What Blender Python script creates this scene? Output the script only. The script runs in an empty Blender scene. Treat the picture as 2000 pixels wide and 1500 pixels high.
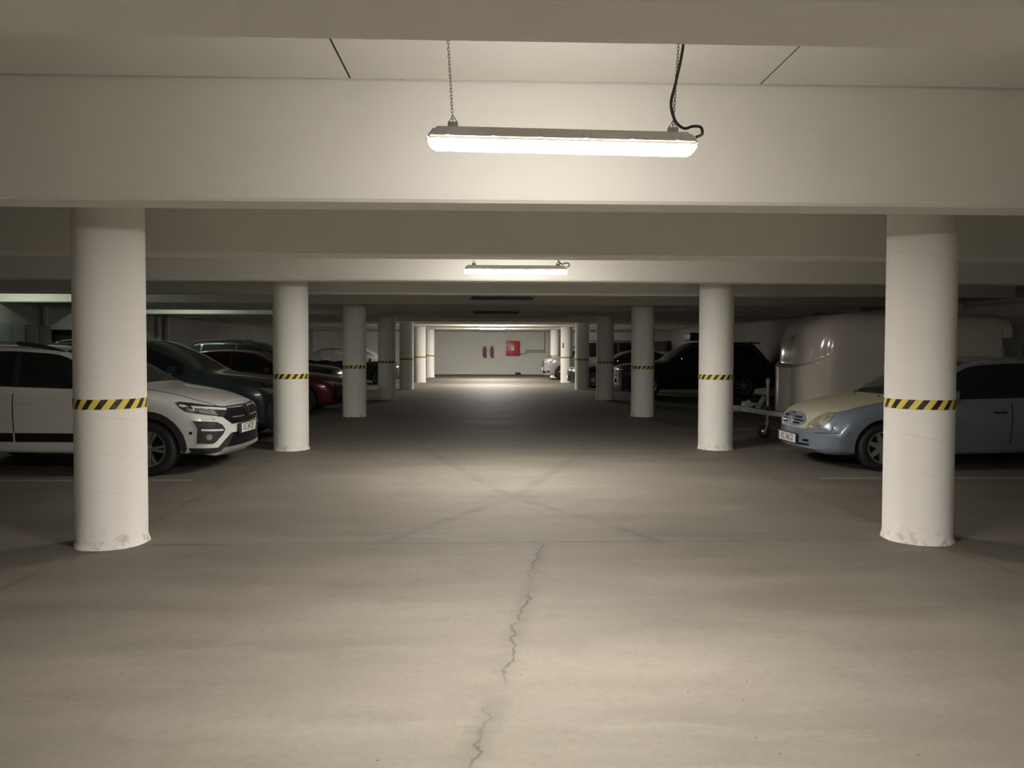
import bpy, bmesh, math, random
from mathutils import Vector, Matrix, noise as mnoise
from mathutils.bvhtree import BVHTree
from mathutils.geometry import delaunay_2d_cdt

random.seed(7)
scene = bpy.context.scene
COL = scene.collection
PI = math.pi

# ------------------------------------------------------------------ camera
YAW, PITCH, ROLL = math.radians(1.862), math.radians(1.666), math.radians(0.164)
CAM = Vector((-0.2755, 0.0, 1.5317))
fw = Vector((math.sin(YAW) * math.cos(PITCH), math.cos(YAW) * math.cos(PITCH), -math.sin(PITCH)))
rt = Vector((math.cos(YAW), -math.sin(YAW), 0))
up = rt.cross(fw)
r2 = rt * math.cos(ROLL) + up * math.sin(ROLL)
u2 = -rt * math.sin(ROLL) + up * math.cos(ROLL)
cd = bpy.data.cameras.new('camera')
cd.sensor_width = 36.0
cd.lens = 1500.0 / 2000.0 * 36.0
cd.shift_y = -28.0 / 2000.0
cd.clip_start, cd.clip_end = 0.05, 200
cam = bpy.data.objects.new('camera', cd)
cam.matrix_world = Matrix(((r2.x, u2.x, -fw.x, CAM.x), (r2.y, u2.y, -fw.y, CAM.y),
                           (r2.z, u2.z, -fw.z, CAM.z), (0, 0, 0, 1)))
COL.objects.link(cam)
scene.camera = cam

# ------------------------------------------------------------------ world, exposure
w = bpy.data.worlds.new('world')
scene.world = w
w.use_nodes = True
w.node_tree.nodes['Background'].inputs[0].default_value = (0, 0, 0, 1)
w.node_tree.nodes['Background'].inputs[1].default_value = 0
scene.view_settings.view_transform = 'Standard'
scene.view_settings.look = 'None'
scene.view_settings.exposure = 0.0
scene.view_settings.gamma = 1.0
scene.view_settings.use_curve_mapping = False

FLANK, FLANK_FAR = 0.17, 0.5
LAMP_POWER = 590.0            # emission strength of a lit tube lamp
LAMP_COLOR = (1.0, 0.935, 0.86)
FAR_POWER = 860.0
SIDE_POWER = 90.0
SIDE_COLOR = (0.86, 1.0, 0.80)

# ------------------------------------------------------------------ layout
ROW0, STEP = 6.06, 5.493      # first pillar row, pillar spacing
PX = 3.2                      # pillar rows stand at x = -PX, +PX
PR = 0.256
SOFFIT, CEIL = 2.41, 3.14
BEAM0, BEAMW = 1.95, 0.30     # front face of the first beam in view, width
XL, XR, YB, YF = -10.05, 8.80, 43.5, -13.0
TAPE_Z = 1.095

# ------------------------------------------------------------------ materials
class NT:
    def __init__(s, name):
        s.m = bpy.data.materials.new(name); s.m.use_nodes = True
        s.t = s.m.node_tree; s.b = s.t.nodes['Principled BSDF']
    def n(s, typ, **kw):
        x = s.t.nodes.new(typ)
        for k, v in kw.items():
            if k.startswith('i_'):
                key = k[2:]
                x.inputs[int(key) if key.isdigit() else key].default_value = v
            else: setattr(x, k, v)
        return x
    def l(s, a, b): s.t.links.new(a, b)
    def math(s, op, a, b=None, c=None):
        x = s.n('ShaderNodeMath', operation=op)
        for i, v in enumerate((a, b, c)):
            if v is None: continue
            if isinstance(v, (int, float)): x.inputs[i].default_value = v
            else: s.l(v, x.inputs[i])
        return x.outputs[0]
    def mix(s, fac, a, b, blend='MIX'):
        x = s.n('ShaderNodeMix', data_type='RGBA', blend_type=blend)
        for i, v in ((0, fac), (6, a), (7, b)):
            if isinstance(v, (int, float)): x.inputs[i].default_value = v
            elif isinstance(v, tuple): x.inputs[i].default_value = (*v[:3], 1)
            else: s.l(v, x.inputs[i])
        return x.outputs[2]
    def ramp(s, v, p0, p1):
        x = s.n('ShaderNodeMapRange'); s.l(v, x.inputs[0])
        x.inputs[1].default_value = p0; x.inputs[2].default_value = p1
        return x.outputs[0]
    def noise(s, vec, scale, detail=4, rough=.55):
        x = s.n('ShaderNodeTexNoise'); s.l(vec, x.inputs['Vector'])
        x.inputs['Scale'].default_value = scale; x.inputs['Detail'].default_value = detail
        x.inputs['Roughness'].default_value = rough
        return x.outputs['Fac']
    def bump(s, h, strength, dist=.01):
        x = s.n('ShaderNodeBump'); s.l(h, x.inputs['Height'])
        x.inputs['Strength'].default_value = strength; x.inputs['Distance'].default_value = dist
        s.l(x.outputs[0], s.b.inputs['Normal'])
    def obj(s): return s.n('ShaderNodeTexCoord').outputs['Object']

def simple(name, col, rough=.5, metal=0.0, var=.08, scale=6.0, spec=.5, coat=0.0, emit=None, bump=0.0, flank=None):
    t = NT(name); v = t.obj()
    f = t.noise(v, scale, 3)
    c = t.mix(t.ramp(f, .3, .7), tuple(max(0, x * (1 - var)) for x in col), tuple(min(1, x * (1 + var)) for x in col))
    t.l(c, t.b.inputs['Base Color'])
    t.b.inputs['Roughness'].default_value = rough
    t.b.inputs['Metallic'].default_value = metal
    t.b.inputs['Specular IOR Level'].default_value = spec
    t.b.inputs['Coat Weight'].default_value = coat
    t.b.inputs['Coat Roughness'].default_value = .06
    if bump: t.bump(f, bump, .004)
    if emit:
        flank = FLANK if flank is None else flank
        # the light source behind the diffuser points down, so the flanks glow less than the underside
        t.b.inputs['Emission Color'].default_value = (*emit[0], 1)
        g = t.n('ShaderNodeNewGeometry'); sx = t.n('ShaderNodeSeparateXYZ'); t.l(g.outputs['Normal'], sx.inputs[0])
        k = t.ramp(sx.outputs[2], -.45, -1.0)
        t.l(t.math('MULTIPLY', t.math('ADD', t.math('MULTIPLY', k, 1 - flank), flank), emit[1]), t.b.inputs['Emission Strength'])
    return t.m

def mat_paint_concrete(name, col, rings=False, stain=.12, rough=.8):
    t = NT(name); v = t.obj()
    big = t.noise(v, .7, 4); fine = t.noise(v, 9, 5); tiny = t.noise(v, 55, 2)
    c = t.mix(t.ramp(big, .3, .75), col, tuple(x * (1 - stain) for x in col))
    c = t.mix(t.math('MULTIPLY', t.ramp(fine, .55, .8), .25), c, tuple(x * .86 for x in col))
    spk = t.n('ShaderNodeTexVoronoi', i_Scale=7.0); t.l(v, spk.inputs['Vector'])
    dot = t.math('LESS_THAN', spk.outputs['Distance'], .035)
    dot = t.math('MULTIPLY', dot, t.math('GREATER_THAN', t.noise(v, 3.1, 1), .56))
    c = t.mix(t.math('MULTIPLY', dot, .55), c, (.09, .08, .07))
    if rings:
        sx = t.n('ShaderNodeSeparateXYZ'); t.l(v, sx.inputs[0])
        ang = t.math('ARCTAN2', sx.outputs[1], sx.outputs[0])
        zz = t.math('ADD', sx.outputs[2], t.math('MULTIPLY', ang, .045))
        fr = t.math('FRACT', t.math('DIVIDE', zz, .283))
        ln = t.math('LESS_THAN', t.math('ABSOLUTE', t.math('SUBTRACT', fr, .5)), .010)
        ln = t.math('MULTIPLY', ln, t.ramp(t.noise(v, 2.5, 3), .42, .62))
        c = t.mix(t.math('MULTIPLY', ln, .20), c, (.25, .22, .18))
        low = t.math('LESS_THAN', sx.outputs[2], .14)
        g = t.math('MULTIPLY', t.ramp(t.noise(v, 14, 4), .52, .66), t.ramp(sx.outputs[2], .16, .0))
        c = t.mix(t.math('MULTIPLY', g, .6), c, (.20, .17, .13))
    t.l(c, t.b.inputs['Base Color'])
    t.b.inputs['Roughness'].default_value = rough
    t.b.inputs['Specular IOR Level'].default_value = .25
    t.bump(t.math('ADD', fine, t.math('MULTIPLY', tiny, .5)), .12, .004)
    return t.m

def mat_floor():
    t = NT('floor_concrete'); v = t.obj()
    wob = t.n('ShaderNodeTexNoise', i_Scale=3.0, i_Detail=4.0); t.l(v, wob.inputs['Vector'])
    off = t.n('ShaderNodeVectorMath', operation='SUBTRACT'); t.l(wob.outputs['Color'], off.inputs[0]); off.inputs[1].default_value = (.5, .5, .5)
    sc = t.n('ShaderNodeVectorMath', operation='MULTIPLY_ADD'); t.l(off.outputs[0], sc.inputs[0])
    sc.inputs[1].default_value = (.16, .16, 0); t.l(v, sc.inputs[2])
    wv = sc.outputs[0]
    wob2 = t.n('ShaderNodeTexNoise', i_Scale=9.0, i_Detail=4.0); t.l(v, wob2.inputs['Vector'])
    off2 = t.n('ShaderNodeVectorMath', operation='SUBTRACT'); t.l(wob2.outputs['Color'], off2.inputs[0]); off2.inputs[1].default_value = (.5, .5, .5)
    sc2 = t.n('ShaderNodeVectorMath', operation='MULTIPLY_ADD'); t.l(off2.outputs[0], sc2.inputs[0])
    sc2.inputs[1].default_value = (.13, .13, 0); t.l(v, sc2.inputs[2])
    wv2 = sc2.outputs[0]
    big = t.noise(v, .32, 5, .6)
    mp = t.n('ShaderNodeMapping'); t.l(v, mp.inputs[0]); mp.inputs['Scale'].default_value = (.45, 1.7, 1)
    mp.inputs['Rotation'].default_value = (0, 0, .12)
    mid = t.noise(mp.outputs[0], 1.1, 7, .62)
    mp2 = t.n('ShaderNodeMapping'); t.l(v, mp2.inputs[0]); mp2.inputs['Scale'].default_value = (.5, 3.6, 1)
    mp2.inputs['Rotation'].default_value = (0, 0, -.35)
    streak = t.noise(mp2.outputs[0], 1.4, 6, .6)
    fine = t.noise(v, 26, 5, .7)
    patch = t.noise(v, 3.6, 6, .65)
    c = t.mix(t.ramp(mid, .34, .68), (0.136, 0.124, 0.102), (0.189, 0.173, 0.143))
    c = t.mix(t.math('MULTIPLY', t.ramp(big, .5, .68), .45), c, (0.119, 0.113, 0.100))
    c = t.mix(t.math('MULTIPLY', t.ramp(streak, .56, .72), .40), c, (0.212, 0.200, 0.168))
    c = t.mix(t.math('MULTIPLY', t.ramp(patch, .52, .72), .35), c, (0.109, 0.099, 0.082))
    c = t.mix(t.math('MULTIPLY', t.ramp(fine, .45, .75), .34), c, (0.098, 0.088, 0.072))
    # specks of grit
    sp = t.n('ShaderNodeTexVoronoi', i_Scale=8.0); t.l(v, sp.inputs['Vector'])
    d = t.math('LESS_THAN', sp.outputs['Distance'], .045)
    d = t.math('MULTIPLY', d, t.math('GREATER_THAN', t.noise(v, 2.7, 1), .50))
    c = t.mix(t.math('MULTIPLY', d, .8), c, (.035, .03, .025))
    def seg(vec, a, b, r0, r1):
        # soft mask of the band round the segment a-b
        pa = t.n('ShaderNodeVectorMath', operation='SUBTRACT'); t.l(vec, pa.inputs[0]); pa.inputs[1].default_value = (*a, 0)
        ba = Vector((b[0] - a[0], b[1] - a[1], 0)); L2 = ba.length_squared
        dt = t.n('ShaderNodeVectorMath', operation='DOT_PRODUCT'); t.l(pa.outputs[0], dt.inputs[0]); dt.inputs[1].default_value = ba / L2
        cl = t.n('ShaderNodeClamp'); t.l(dt.outputs['Value'], cl.inputs[0])
        pr = t.n('ShaderNodeVectorMath', operation='SCALE'); pr.inputs[0].default_value = ba; t.l(cl.outputs[0], pr.inputs['Scale'])
        df = t.n('ShaderNodeVectorMath', operation='DISTANCE'); t.l(pa.outputs[0], df.inputs[0]); t.l(pr.outputs[0], df.inputs[1])
        # clear the height so that only x and y count
        return t.ramp(df.outputs['Value'], r1, r0)
    def poly(vec, pts, r0, r1):
        m = None
        for a, b in zip(pts, pts[1:]):
            s_ = seg(vec, a, b, r0, r1)
            m = s_ if m is None else t.math('MAXIMUM', m, s_)
        return m
    brk = t.ramp(t.noise(v, 1.7, 3), .36, .56)
    # stained lines running to the drain dip in the middle of the bay
    st = None
    for pts, r0, r1 in (
        ([(0, 7.78), (-.42, 9.0), (-1.2, 11.5)], .02, .11), ([(0, 7.78), (.45, 9.1), (1.25, 11.6)], .02, .11),
        ([(0, 7.78), (-.5, 7.0), (-1.1, 5.98)], .02, .075), ([(0, 7.78), (.5, 7.05), (1.1, 5.98)], .02, .075),
        ([(-.16, 7.78), (.16, 7.78)], .07, .16),
        ([(.15, 5.9), (.06, 5.2), (-.03, 4.7), (-.10, 4.2), (-.18, 3.7), (-.25, 3.2), (-.36, 2.72), (-.47, 2.2)], .015, .085)):
        m = poly(wv2, pts, r0, r1)
        st = m if st is None else t.math('MAXIMUM', st, m)
    st = t.math('MULTIPLY', st, t.math('ADD', t.math('MULTIPLY', t.ramp(t.noise(v, 2.3, 4), .35, .62), .7), .3))
    c = t.mix(t.math('MULTIPLY', st, .40), c, (.075, .068, .060))
    edge = poly(wv, [(3.22, 10.3), (3.1, 8.2), (3.2, 6.4)], .02, .10)
    edge = t.math('MAXIMUM', edge, poly(wv, [(-3.2, 10.6), (-3.2, 6.5)], .01, .06))
    edge = t.math('MAXIMUM', edge, poly(wv, [(3.25, 5.7), (3.6, 3.6)], .008, .05))
    edge = t.math('MAXIMUM', edge, poly(wv, [(-3.25, 5.6), (-3.5, 3.8)], .008, .04))
    c = t.mix(t.math('MULTIPLY', t.math('MULTIPLY', edge, t.ramp(t.noise(v, 1.9, 4), .3, .6)), .34), c, (.070, .062, .055))
    # hairline crack and sawn joints
    thin = t.math('MULTIPLY', poly(wv2, [(.15, 5.9), (.02, 5.2), (.0, 4.7), (-.12, 4.2), (-.16, 3.7), (-.27, 3.2), (-.34, 2.72)], .002, .010), brk)
    jn = poly(v, [(-2.95, 5.97), (2.95, 6.0)], .003, .011)
    for k in (1, 2, 3):
        jn = t.math('MAXIMUM', jn, poly(v, [(-2.95, 5.97 + STEP * k), (2.95, 6.0 + STEP * k)], .003, .014))
    thin = t.math('MAXIMUM', thin, t.math('MULTIPLY', jn, t.ramp(t.noise(v, 2.2, 3), .28, .5)))
    c = t.mix(t.math('MULTIPLY', thin, .65), c, (.035, .031, .027))
    # dirt ring where the pillars meet the floor
    for sx in (-1, 1):
        for k in range(2):
            dd = t.n('ShaderNodeVectorMath', operation='DISTANCE'); t.l(wv2, dd.inputs[0]); dd.inputs[1].default_value = (sx * PX, ROW0 + k * STEP, 0)
            m = t.math('MULTIPLY', t.ramp(dd.outputs['Value'], .40, .30), t.ramp(t.noise(v, 8, 3), .45, .62))
            c = t.mix(t.math('MULTIPLY', m, .5), c, (.16, .12, .085))
    t.l(c, t.b.inputs['Base Color'])
    t.l(t.math('ADD', t.math('MULTIPLY', mid, .3), .58), t.b.inputs['Roughness'])
    t.b.inputs['Specular IOR Level'].default_value = .22
    t.bump(t.math('ADD', fine, t.math('MULTIPLY', thin, -2.0)), .15, .004)
    return t.m

def mat_tape():
    t = NT('hazard_tape'); v = t.obj()
    s = t.n('ShaderNodeSeparateXYZ'); t.l(v, s.inputs[0])
    ang = t.math('ARCTAN2', s.outputs[1], s.outputs[0])
    u = t.math('MULTIPLY', ang, 16 / (2 * PI))
    u = t.math('ADD', u, t.math('MULTIPLY', s.outputs[2], -7.0))
    f = t.math('FRACT', t.math('ADD', u, 20.0))
    st = t.math('LESS_THAN', f, .48)
    c = t.mix(st, (.80, .66, .10), (.018, .015, .013))
    c = t.mix(t.math('MULTIPLY', t.ramp(t.noise(v, 30, 3), .55, .75), .3), c, (.35, .3, .16))
    t.l(c, t.b.inputs['Base Color']); t.b.inputs['Roughness'].default_value = .45
    return t.m

M = {}
M['white_wall'] = mat_paint_concrete('white_painted_concrete', (.80, .785, .74))
M['ceiling'] = mat_paint_concrete('ceiling_paint', (.85, .835, .785), stain=.06)
M['pillar'] = mat_paint_concrete('pillar_paint', (.89, .87, .825), rings=True, stain=.07)
M['wall_grey'] = mat_paint_concrete('side_wall_concrete', (.42, .41, .38), stain=.2)
M['back_wall'] = mat_paint_concrete('back_wall_paint', (.84, .84, .78), stain=.12)
M['floor'] = mat_floor()
M['tape'] = mat_tape()
M['gap'] = simple('dark_joint', (.03, .028, .025), .9)
M['line'] = simple('worn_line_paint', (.235, .225, .195), .75, var=.25, scale=9)
M['rubber'] = simple('tyre_rubber', (.018, .018, .019), .75, var=.25, scale=14)
M['alloy'] = simple('alloy_rim', (.62, .62, .63), .25, .9)
M['dark_alloy'] = simple('dark_alloy_rim', (.10, .10, .105), .3, .8)
M['black_plastic'] = simple('black_plastic', (.028, .028, .03), .55, bump=.05, scale=60)
M['gloss_black'] = simple('gloss_black', (.012, .012, .014), .12, spec=.6, coat=.5)
M['mesh_black'] = simple('grille_black', (.008, .008, .009), .6, spec=.15)
M['chrome'] = simple('chrome', (.75, .75, .76), .12, 1.0, var=.03)
M['silver_trim'] = simple('silver_trim', (.42, .43, .43), .35, .6)
M['lamp_glass'] = simple('headlamp_lens', (.30, .30, .29), .08, .25, coat=1.0, var=.3, scale=25)
M['lamp_dark'] = simple('headlamp_bowl', (.05, .05, .052), .1, .2, coat=1.0, var=.5, scale=25)
M['lamp_yellow'] = simple('aged_headlamp_lens', (.36, .32, .22), .12, .25, coat=1.0, var=.25, scale=18)
M['drl'] = simple('clear_light_strip', (.8, .8, .78), .15, coat=1.0)
M['glass'] = simple('car_glass', (.008, .011, .011), .05, spec=.6, coat=.3, var=.3)
M['screen_glass'] = simple('windscreen_glass', (.035, .040, .034), .10, spec=.7, coat=.6, var=.3, scale=3)
M['plate_white'] = simple('plate_white', (.78, .77, .72), .4, var=.03)
M['plate_blue'] = simple('plate_blue', (.03, .035, .22), .4)
M['ink'] = simple('black_ink', (.012, .012, .012), .5)
M['tail_red'] = simple('tail_lamp_red', (.30, .012, .012), .12, coat=1.0)
M['p_white'] = simple('paint_white', (.72, .72, .69), .28, coat=.8, var=.02)
M['p_lightblue'] = simple('paint_light_blue', (.205, .245, .305), .32, .25, coat=.5, var=.06)
M['p_cream'] = simple('primer_cream', (.47, .44, .325), .6, var=.05)
M['p_dustroof'] = simple('dusty_roof_paint', (.36, .34, .29), .7, var=.08)
M['p_teal'] = simple('paint_dark_teal', (.030, .052, .062), .25, .2, coat=.8)
M['p_red'] = simple('paint_dark_red', (.11, .008, .012), .22, .2, coat=1.0)
M['p_grey'] = simple('paint_graphite', (.055, .062, .072), .25, .3, coat=.8)
M['p_black'] = simple('paint_black', (.008, .008, .010), .25, coat=.5)
M['p_navy'] = simple('paint_black_blue', (.016, .019, .025), .22, .1, coat=.8)
M['p_silver'] = simple('paint_silver', (.36, .37, .365), .3, .45, coat=.8)
M['foil'] = simple('silver_foil_shade', (.80, .81, .78), .3, .1, var=.4, scale=9, bump=.8)
M['grp_white'] = simple('white_fibreglass', (.55, .52, .475), .12, coat=1.0, var=.03)
M['galv'] = simple('galvanised_steel', (.40, .41, .41), .45, .7, var=.2, scale=20)
M['lamp_body'] = simple('lamp_housing_grey', (.46, .45, .42), .5)
M['steel'] = simple('chain_steel', (.26, .25, .22), .45, .6)
M['cable'] = simple('black_cable', (.02, .02, .02), .5)
M['lit'] = simple('lit_diffuser', (.9, .9, .88), .4, emit=(LAMP_COLOR, LAMP_POWER))
M['lit_far'] = simple('lit_far_diffuser', (.9, .9, .88), .4, emit=(LAMP_COLOR, FAR_POWER), flank=FLANK_FAR)
M['lit_pair'] = simple('lit_pair_diffuser', (.9, .9, .88), .4, emit=(LAMP_COLOR, LAMP_POWER * .85), flank=.22)
M['lit_side'] = simple('lit_side_diffuser', (.9, .9, .88), .4, emit=(SIDE_COLOR, SIDE_POWER))
M['unlit'] = simple('unlit_diffuser', (.30, .30, .31), .5)
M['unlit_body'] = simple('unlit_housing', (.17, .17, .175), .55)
M['fire_red'] = simple('fire_red', (.50, .035, .035), .35)
M['label_blue'] = simple('label_blue', (.10, .13, .30), .5)
M['sign_white'] = simple('sign_white', (.82, .82, .80), .5)
M['conduit'] = simple('grey_conduit', (.30, .29, .27), .6)
M['pipe_white'] = simple('white_pipe', (.50, .50, .47), .5)
M['locker'] = simple('dark_locker_steel', (.025, .027, .028), .55)
M['locker_green'] = simple('grey_green_locker_steel', (.075, .085, .083), .55)

# ------------------------------------------------------------------ helpers
def link(o, parent=None):
    COL.objects.link(o)
    if parent is not None: o.parent = parent
    return o

def from_bm(name, bm, mat, parent=None, smooth=None, loc=None):
    me = bpy.data.meshes.new(name)
    bmesh.ops.recalc_face_normals(bm, faces=bm.faces[:])
    bm.to_mesh(me); bm.free()
    for m in (mat if isinstance(mat, (list, tuple)) else [mat]): me.materials.append(m)
    if smooth is not None: shade(me, smooth)
    o = bpy.data.objects.new(name, me)
    if loc is not None: o.location = loc
    return link(o, parent)

def shade(me, deg):
    me.shade_smooth()
    bm = bmesh.new(); bm.from_mesh(me)
    a = math.radians(deg)
    for e in bm.edges:
        e.smooth = not (len(e.link_faces) == 2 and e.calc_face_angle(0) > a)
    bm.to_mesh(me); bm.free()

def empty(name, loc=(0, 0, 0), rz=0.0):
    o = bpy.data.objects.new(name, None)
    o.empty_display_size = .2
    o.location = loc; o.rotation_euler = (0, 0, rz)
    return link(o)

def tag(o, label, cat=None, group=None, kind=None):
    o['label'] = label
    if cat: o['category'] = cat
    if group: o['group'] = group
    if kind: o['kind'] = kind
    return o

def box(bm, c, s, rot=None, bev=0.0):
    m = Matrix.Translation(c)
    if rot is not None: m = m @ rot
    g = bmesh.ops.create_cube(bm, size=1, matrix=m @ Matrix.Diagonal((*s, 1)))
    if bev > 0:
        es = list({e for v in g['verts'] for e in v.link_edges})
        bmesh.ops.bevel(bm, geom=es, offset=bev, segments=2, affect='EDGES', profile=.6)

def box_obj(name, c, s, mat, parent=None, bev=0.0, rot=None):
    bm = bmesh.new(); box(bm, c, s, rot, bev)
    return from_bm(name, bm, mat, parent, 35 if bev else None)

def tube(bm, pts, r, seg=8, cap=True):
    pts = [Vector(p) for p in pts]
    rings = []
    n = len(pts)
    prev = None
    for i, p in enumerate(pts):
        t = (pts[min(i + 1, n - 1)] - pts[max(i - 1, 0)]).normalized()
        if prev is None:
            a = t.orthogonal().normalized()
        else:
            a = (prev - t * prev.dot(t)).normalized()
        prev = a
        b = t.cross(a)
        rr = r[i] if isinstance(r, (list, tuple)) else r
        rings.append([bm.verts.new(p + (a * math.cos(2 * PI * k / seg) + b * math.sin(2 * PI * k / seg)) * rr) for k in range(seg)])
    for A, B in zip(rings, rings[1:]):
        for k in range(seg):
            bm.faces.new((A[k], A[(k + 1) % seg], B[(k + 1) % seg], B[k]))
    if cap:
        bm.faces.new(rings[0][::-1]); bm.faces.new(rings[-1])

def lathe(bm, prof, seg=32, axis='Z', c=(0, 0, 0), closed=False):
    c = Vector(c); rings = []
    for r, z in prof:
        ring = []
        for k in range(seg):
            a = 2 * PI * k / seg
            x, y = r * math.cos(a), r * math.sin(a)
            p = Vector((x, y, z)) if axis == 'Z' else (Vector((x, z, y)) if axis == 'Y' else Vector((z, x, y)))
            ring.append(bm.verts.new(c + p))
        rings.append(ring)
    pairs = list(zip(rings, rings[1:]))
    if closed: pairs.append((rings[-1], rings[0]))
    for A, B in pairs:
        for k in range(seg):
            bm.faces.new((A[k], A[(k + 1) % seg], B[(k + 1) % seg], B[k]))
    if not closed:
        bm.faces.new(rings[0][::-1]); bm.faces.new(rings[-1])

def curve_pts(pts, n=8):
    # Catmull-Rom through the points
    P = [Vector(p) for p in pts]
    P = [P[0] * 2 - P[1]] + P + [P[-1] * 2 - P[-2]]
    out = []
    for i in range(1, len(P) - 2):
        a, b, c, d = P[i - 1], P[i], P[i + 1], P[i + 2]
        for k in range(n):
            t = k / n
            out.append(.5 * ((2 * b) + (c - a) * t + (2 * a - 5 * b + 4 * c - d) * t * t + (3 * b - a - 3 * c + d) * t ** 3))
    out.append(P[-2])
    return out

def pchip(tab):
    # monotone cubic through the table (s, value)
    xs = [a for a, _ in tab]; ys = [b for _, b in tab]; n = len(xs)
    h = [xs[i + 1] - xs[i] for i in range(n - 1)]
    dl = [(ys[i + 1] - ys[i]) / h[i] for i in range(n - 1)]
    m = [dl[0]] + [0] * (n - 2) + [dl[-1]]
    for i in range(1, n - 1):
        if dl[i - 1] * dl[i] > 0:
            w1 = 2 * h[i] + h[i - 1]; w2 = h[i] + 2 * h[i - 1]
            m[i] = (w1 + w2) / (w1 / dl[i - 1] + w2 / dl[i])
    def f(x):
        if x <= xs[0]: return ys[0]
        if x >= xs[-1]: return ys[-1]
        i = 0
        while x > xs[i + 1]: i += 1
        t = (x - xs[i]) / h[i]
        return ((1 + 2 * t) * (1 - t) ** 2 * ys[i] + t * (1 - t) ** 2 * h[i] * m[i]
                + t * t * (3 - 2 * t) * ys[i + 1] + t * t * (t - 1) * h[i] * m[i + 1])
    return f

def text_mesh(name, txt, size, mat, parent, mw, extr=.0015):
    c = bpy.data.curves.new(name, 'FONT'); c.body = txt; c.size = size; c.extrude = extr
    c.align_x = 'CENTER'; c.align_y = 'CENTER'
    t = bpy.data.objects.new(name, c); COL.objects.link(t)
    bpy.context.view_layer.update()
    me = bpy.data.meshes.new_from_object(t.evaluated_get(bpy.context.evaluated_depsgraph_get()))
    bpy.data.objects.remove(t); bpy.data.curves.remove(c)
    me.name = name; me.materials.clear(); me.materials.append(mat)
    me.transform(mw)
    o = bpy.data.objects.new(name, me)
    return link(o, parent)

# ------------------------------------------------------------------ the setting
W_, D_ = XR - XL, YB - YF
def struct(o): o['kind'] = 'structure'; return o

bm = bmesh.new(); box(bm, ((XL + XR) / 2, (YB + YF) / 2, -.1), (W_ + .6, D_ + .6, .2))
floor = struct(from_bm('floor', bm, M['floor']))
ceiling = struct(box_obj('ceiling', ((XL + XR) / 2, (YB + YF) / 2, CEIL + .108), (W_ + .6, D_ + .6, .2), M['gap']))
wall_left = struct(box_obj('wall_left', (XL - .1, (YB + YF) / 2, CEIL / 2 + .03), (.2, D_, CEIL + .06), M['wall_grey']))
wall_right = struct(box_obj('wall_right', (XR + .1, (YB + YF) / 2, CEIL / 2 + .03), (.2, D_, CEIL + .06), M['wall_grey']))
wall_back = struct(box_obj('wall_back', ((XL + XR) / 2, YB + .1, CEIL / 2 + .03), (W_ + .4, .2, CEIL + .06), M['back_wall']))
wall_front = struct(box_obj('wall_front', ((XL + XR) / 2, YF - .1, CEIL / 2 + .03), (W_ + .4, .2, CEIL + .06), M['white_wall']))
# raised panels at either side of the back wall
for x0, x1 in ((-3.55, -2.95), (2.50, 3.25)):
    box_obj('wall_panel', ((x0 + x1) / 2, YB - .03, 1.2), (x1 - x0, .06, 2.4), M['back_wall'], wall_back)
for x0, x1 in ((-2.94, 2.49),):
    box_obj('wall_panel', ((x0 + x1) / 2, YB - .01, 1.2), (x1 - x0 - .03, .02, 2.4), M['back_wall'], wall_back)

# ribs of the ceiling: each beam is a piece of the ceiling, and so is each slab panel between two beams
def beam_mesh():
    bm = bmesh.new(); ch = .018
    prof = [(0, CEIL + .06), (0, SOFFIT + ch), (ch, SOFFIT), (BEAMW - ch, SOFFIT), (BEAMW, SOFFIT + ch), (BEAMW, CEIL + .06)]
    A = [bm.verts.new((XL, y, z)) for y, z in prof]; B = [bm.verts.new((XR, y, z)) for y, z in prof]
    for i in range(len(prof)):
        j = (i + 1) % len(prof); bm.faces.new((A[i], A[j], B[j], B[i]))
    bm.faces.new(A); bm.faces.new(B[::-1])
    return bm
first = from_bm('beam', beam_mesh(), M['ceiling'], ceiling)
BP = STEP / 2
nb0 = -5
beams = []
for k in range(nb0, 16):
    y = BEAM0 + BP * k
    if k == nb0: o = first
    else: o = first.copy(); link(o, ceiling)
    o.location = (0, y, 0); beams.append(y)
seams = [-1.10 + 2.49 * i for i in range(-4, 5)]
xs = [XL] + [s for s in seams if XL + .2 < s < XR - .2] + [XR]
for k, y in enumerate(beams[:-1]):
    y0, y1 = y + BEAMW + .015, beams[k + 1] - .015
    if nb0 + k in (-1, 0, 1, 2):
        for a, b in zip(xs, xs[1:]):
            box_obj('slab_panel', ((a + b) / 2, (y0 + y1) / 2, CEIL + .03), (b - a - .014, y1 - y0, .06), M['ceiling'], ceiling)
    else:
        box_obj('slab_panel', ((XL + XR) / 2, (y0 + y1) / 2, CEIL + .03), (W_, y1 - y0, .06), M['ceiling'], ceiling)
box_obj('slab_panel', ((XL + XR) / 2, (YF + beams[0]) / 2, CEIL + .03), (W_, beams[0] - YF - .02, .06), M['ceiling'], ceiling)

# parking bay lines, painted on the floor
for sgn in (-1, 1):
    for k in range(7):
        y = 8.86 + STEP * k
        box_obj('bay_line', (sgn * 6.1, y, .001), (4.9, .10, .004), M['line'], floor)
    for k in range(1, 7):
        box_obj('bay_line', (sgn * 6.35, ROW0 + STEP * k, .001), (4.4, .10, .004), M['line'], floor)

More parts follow.
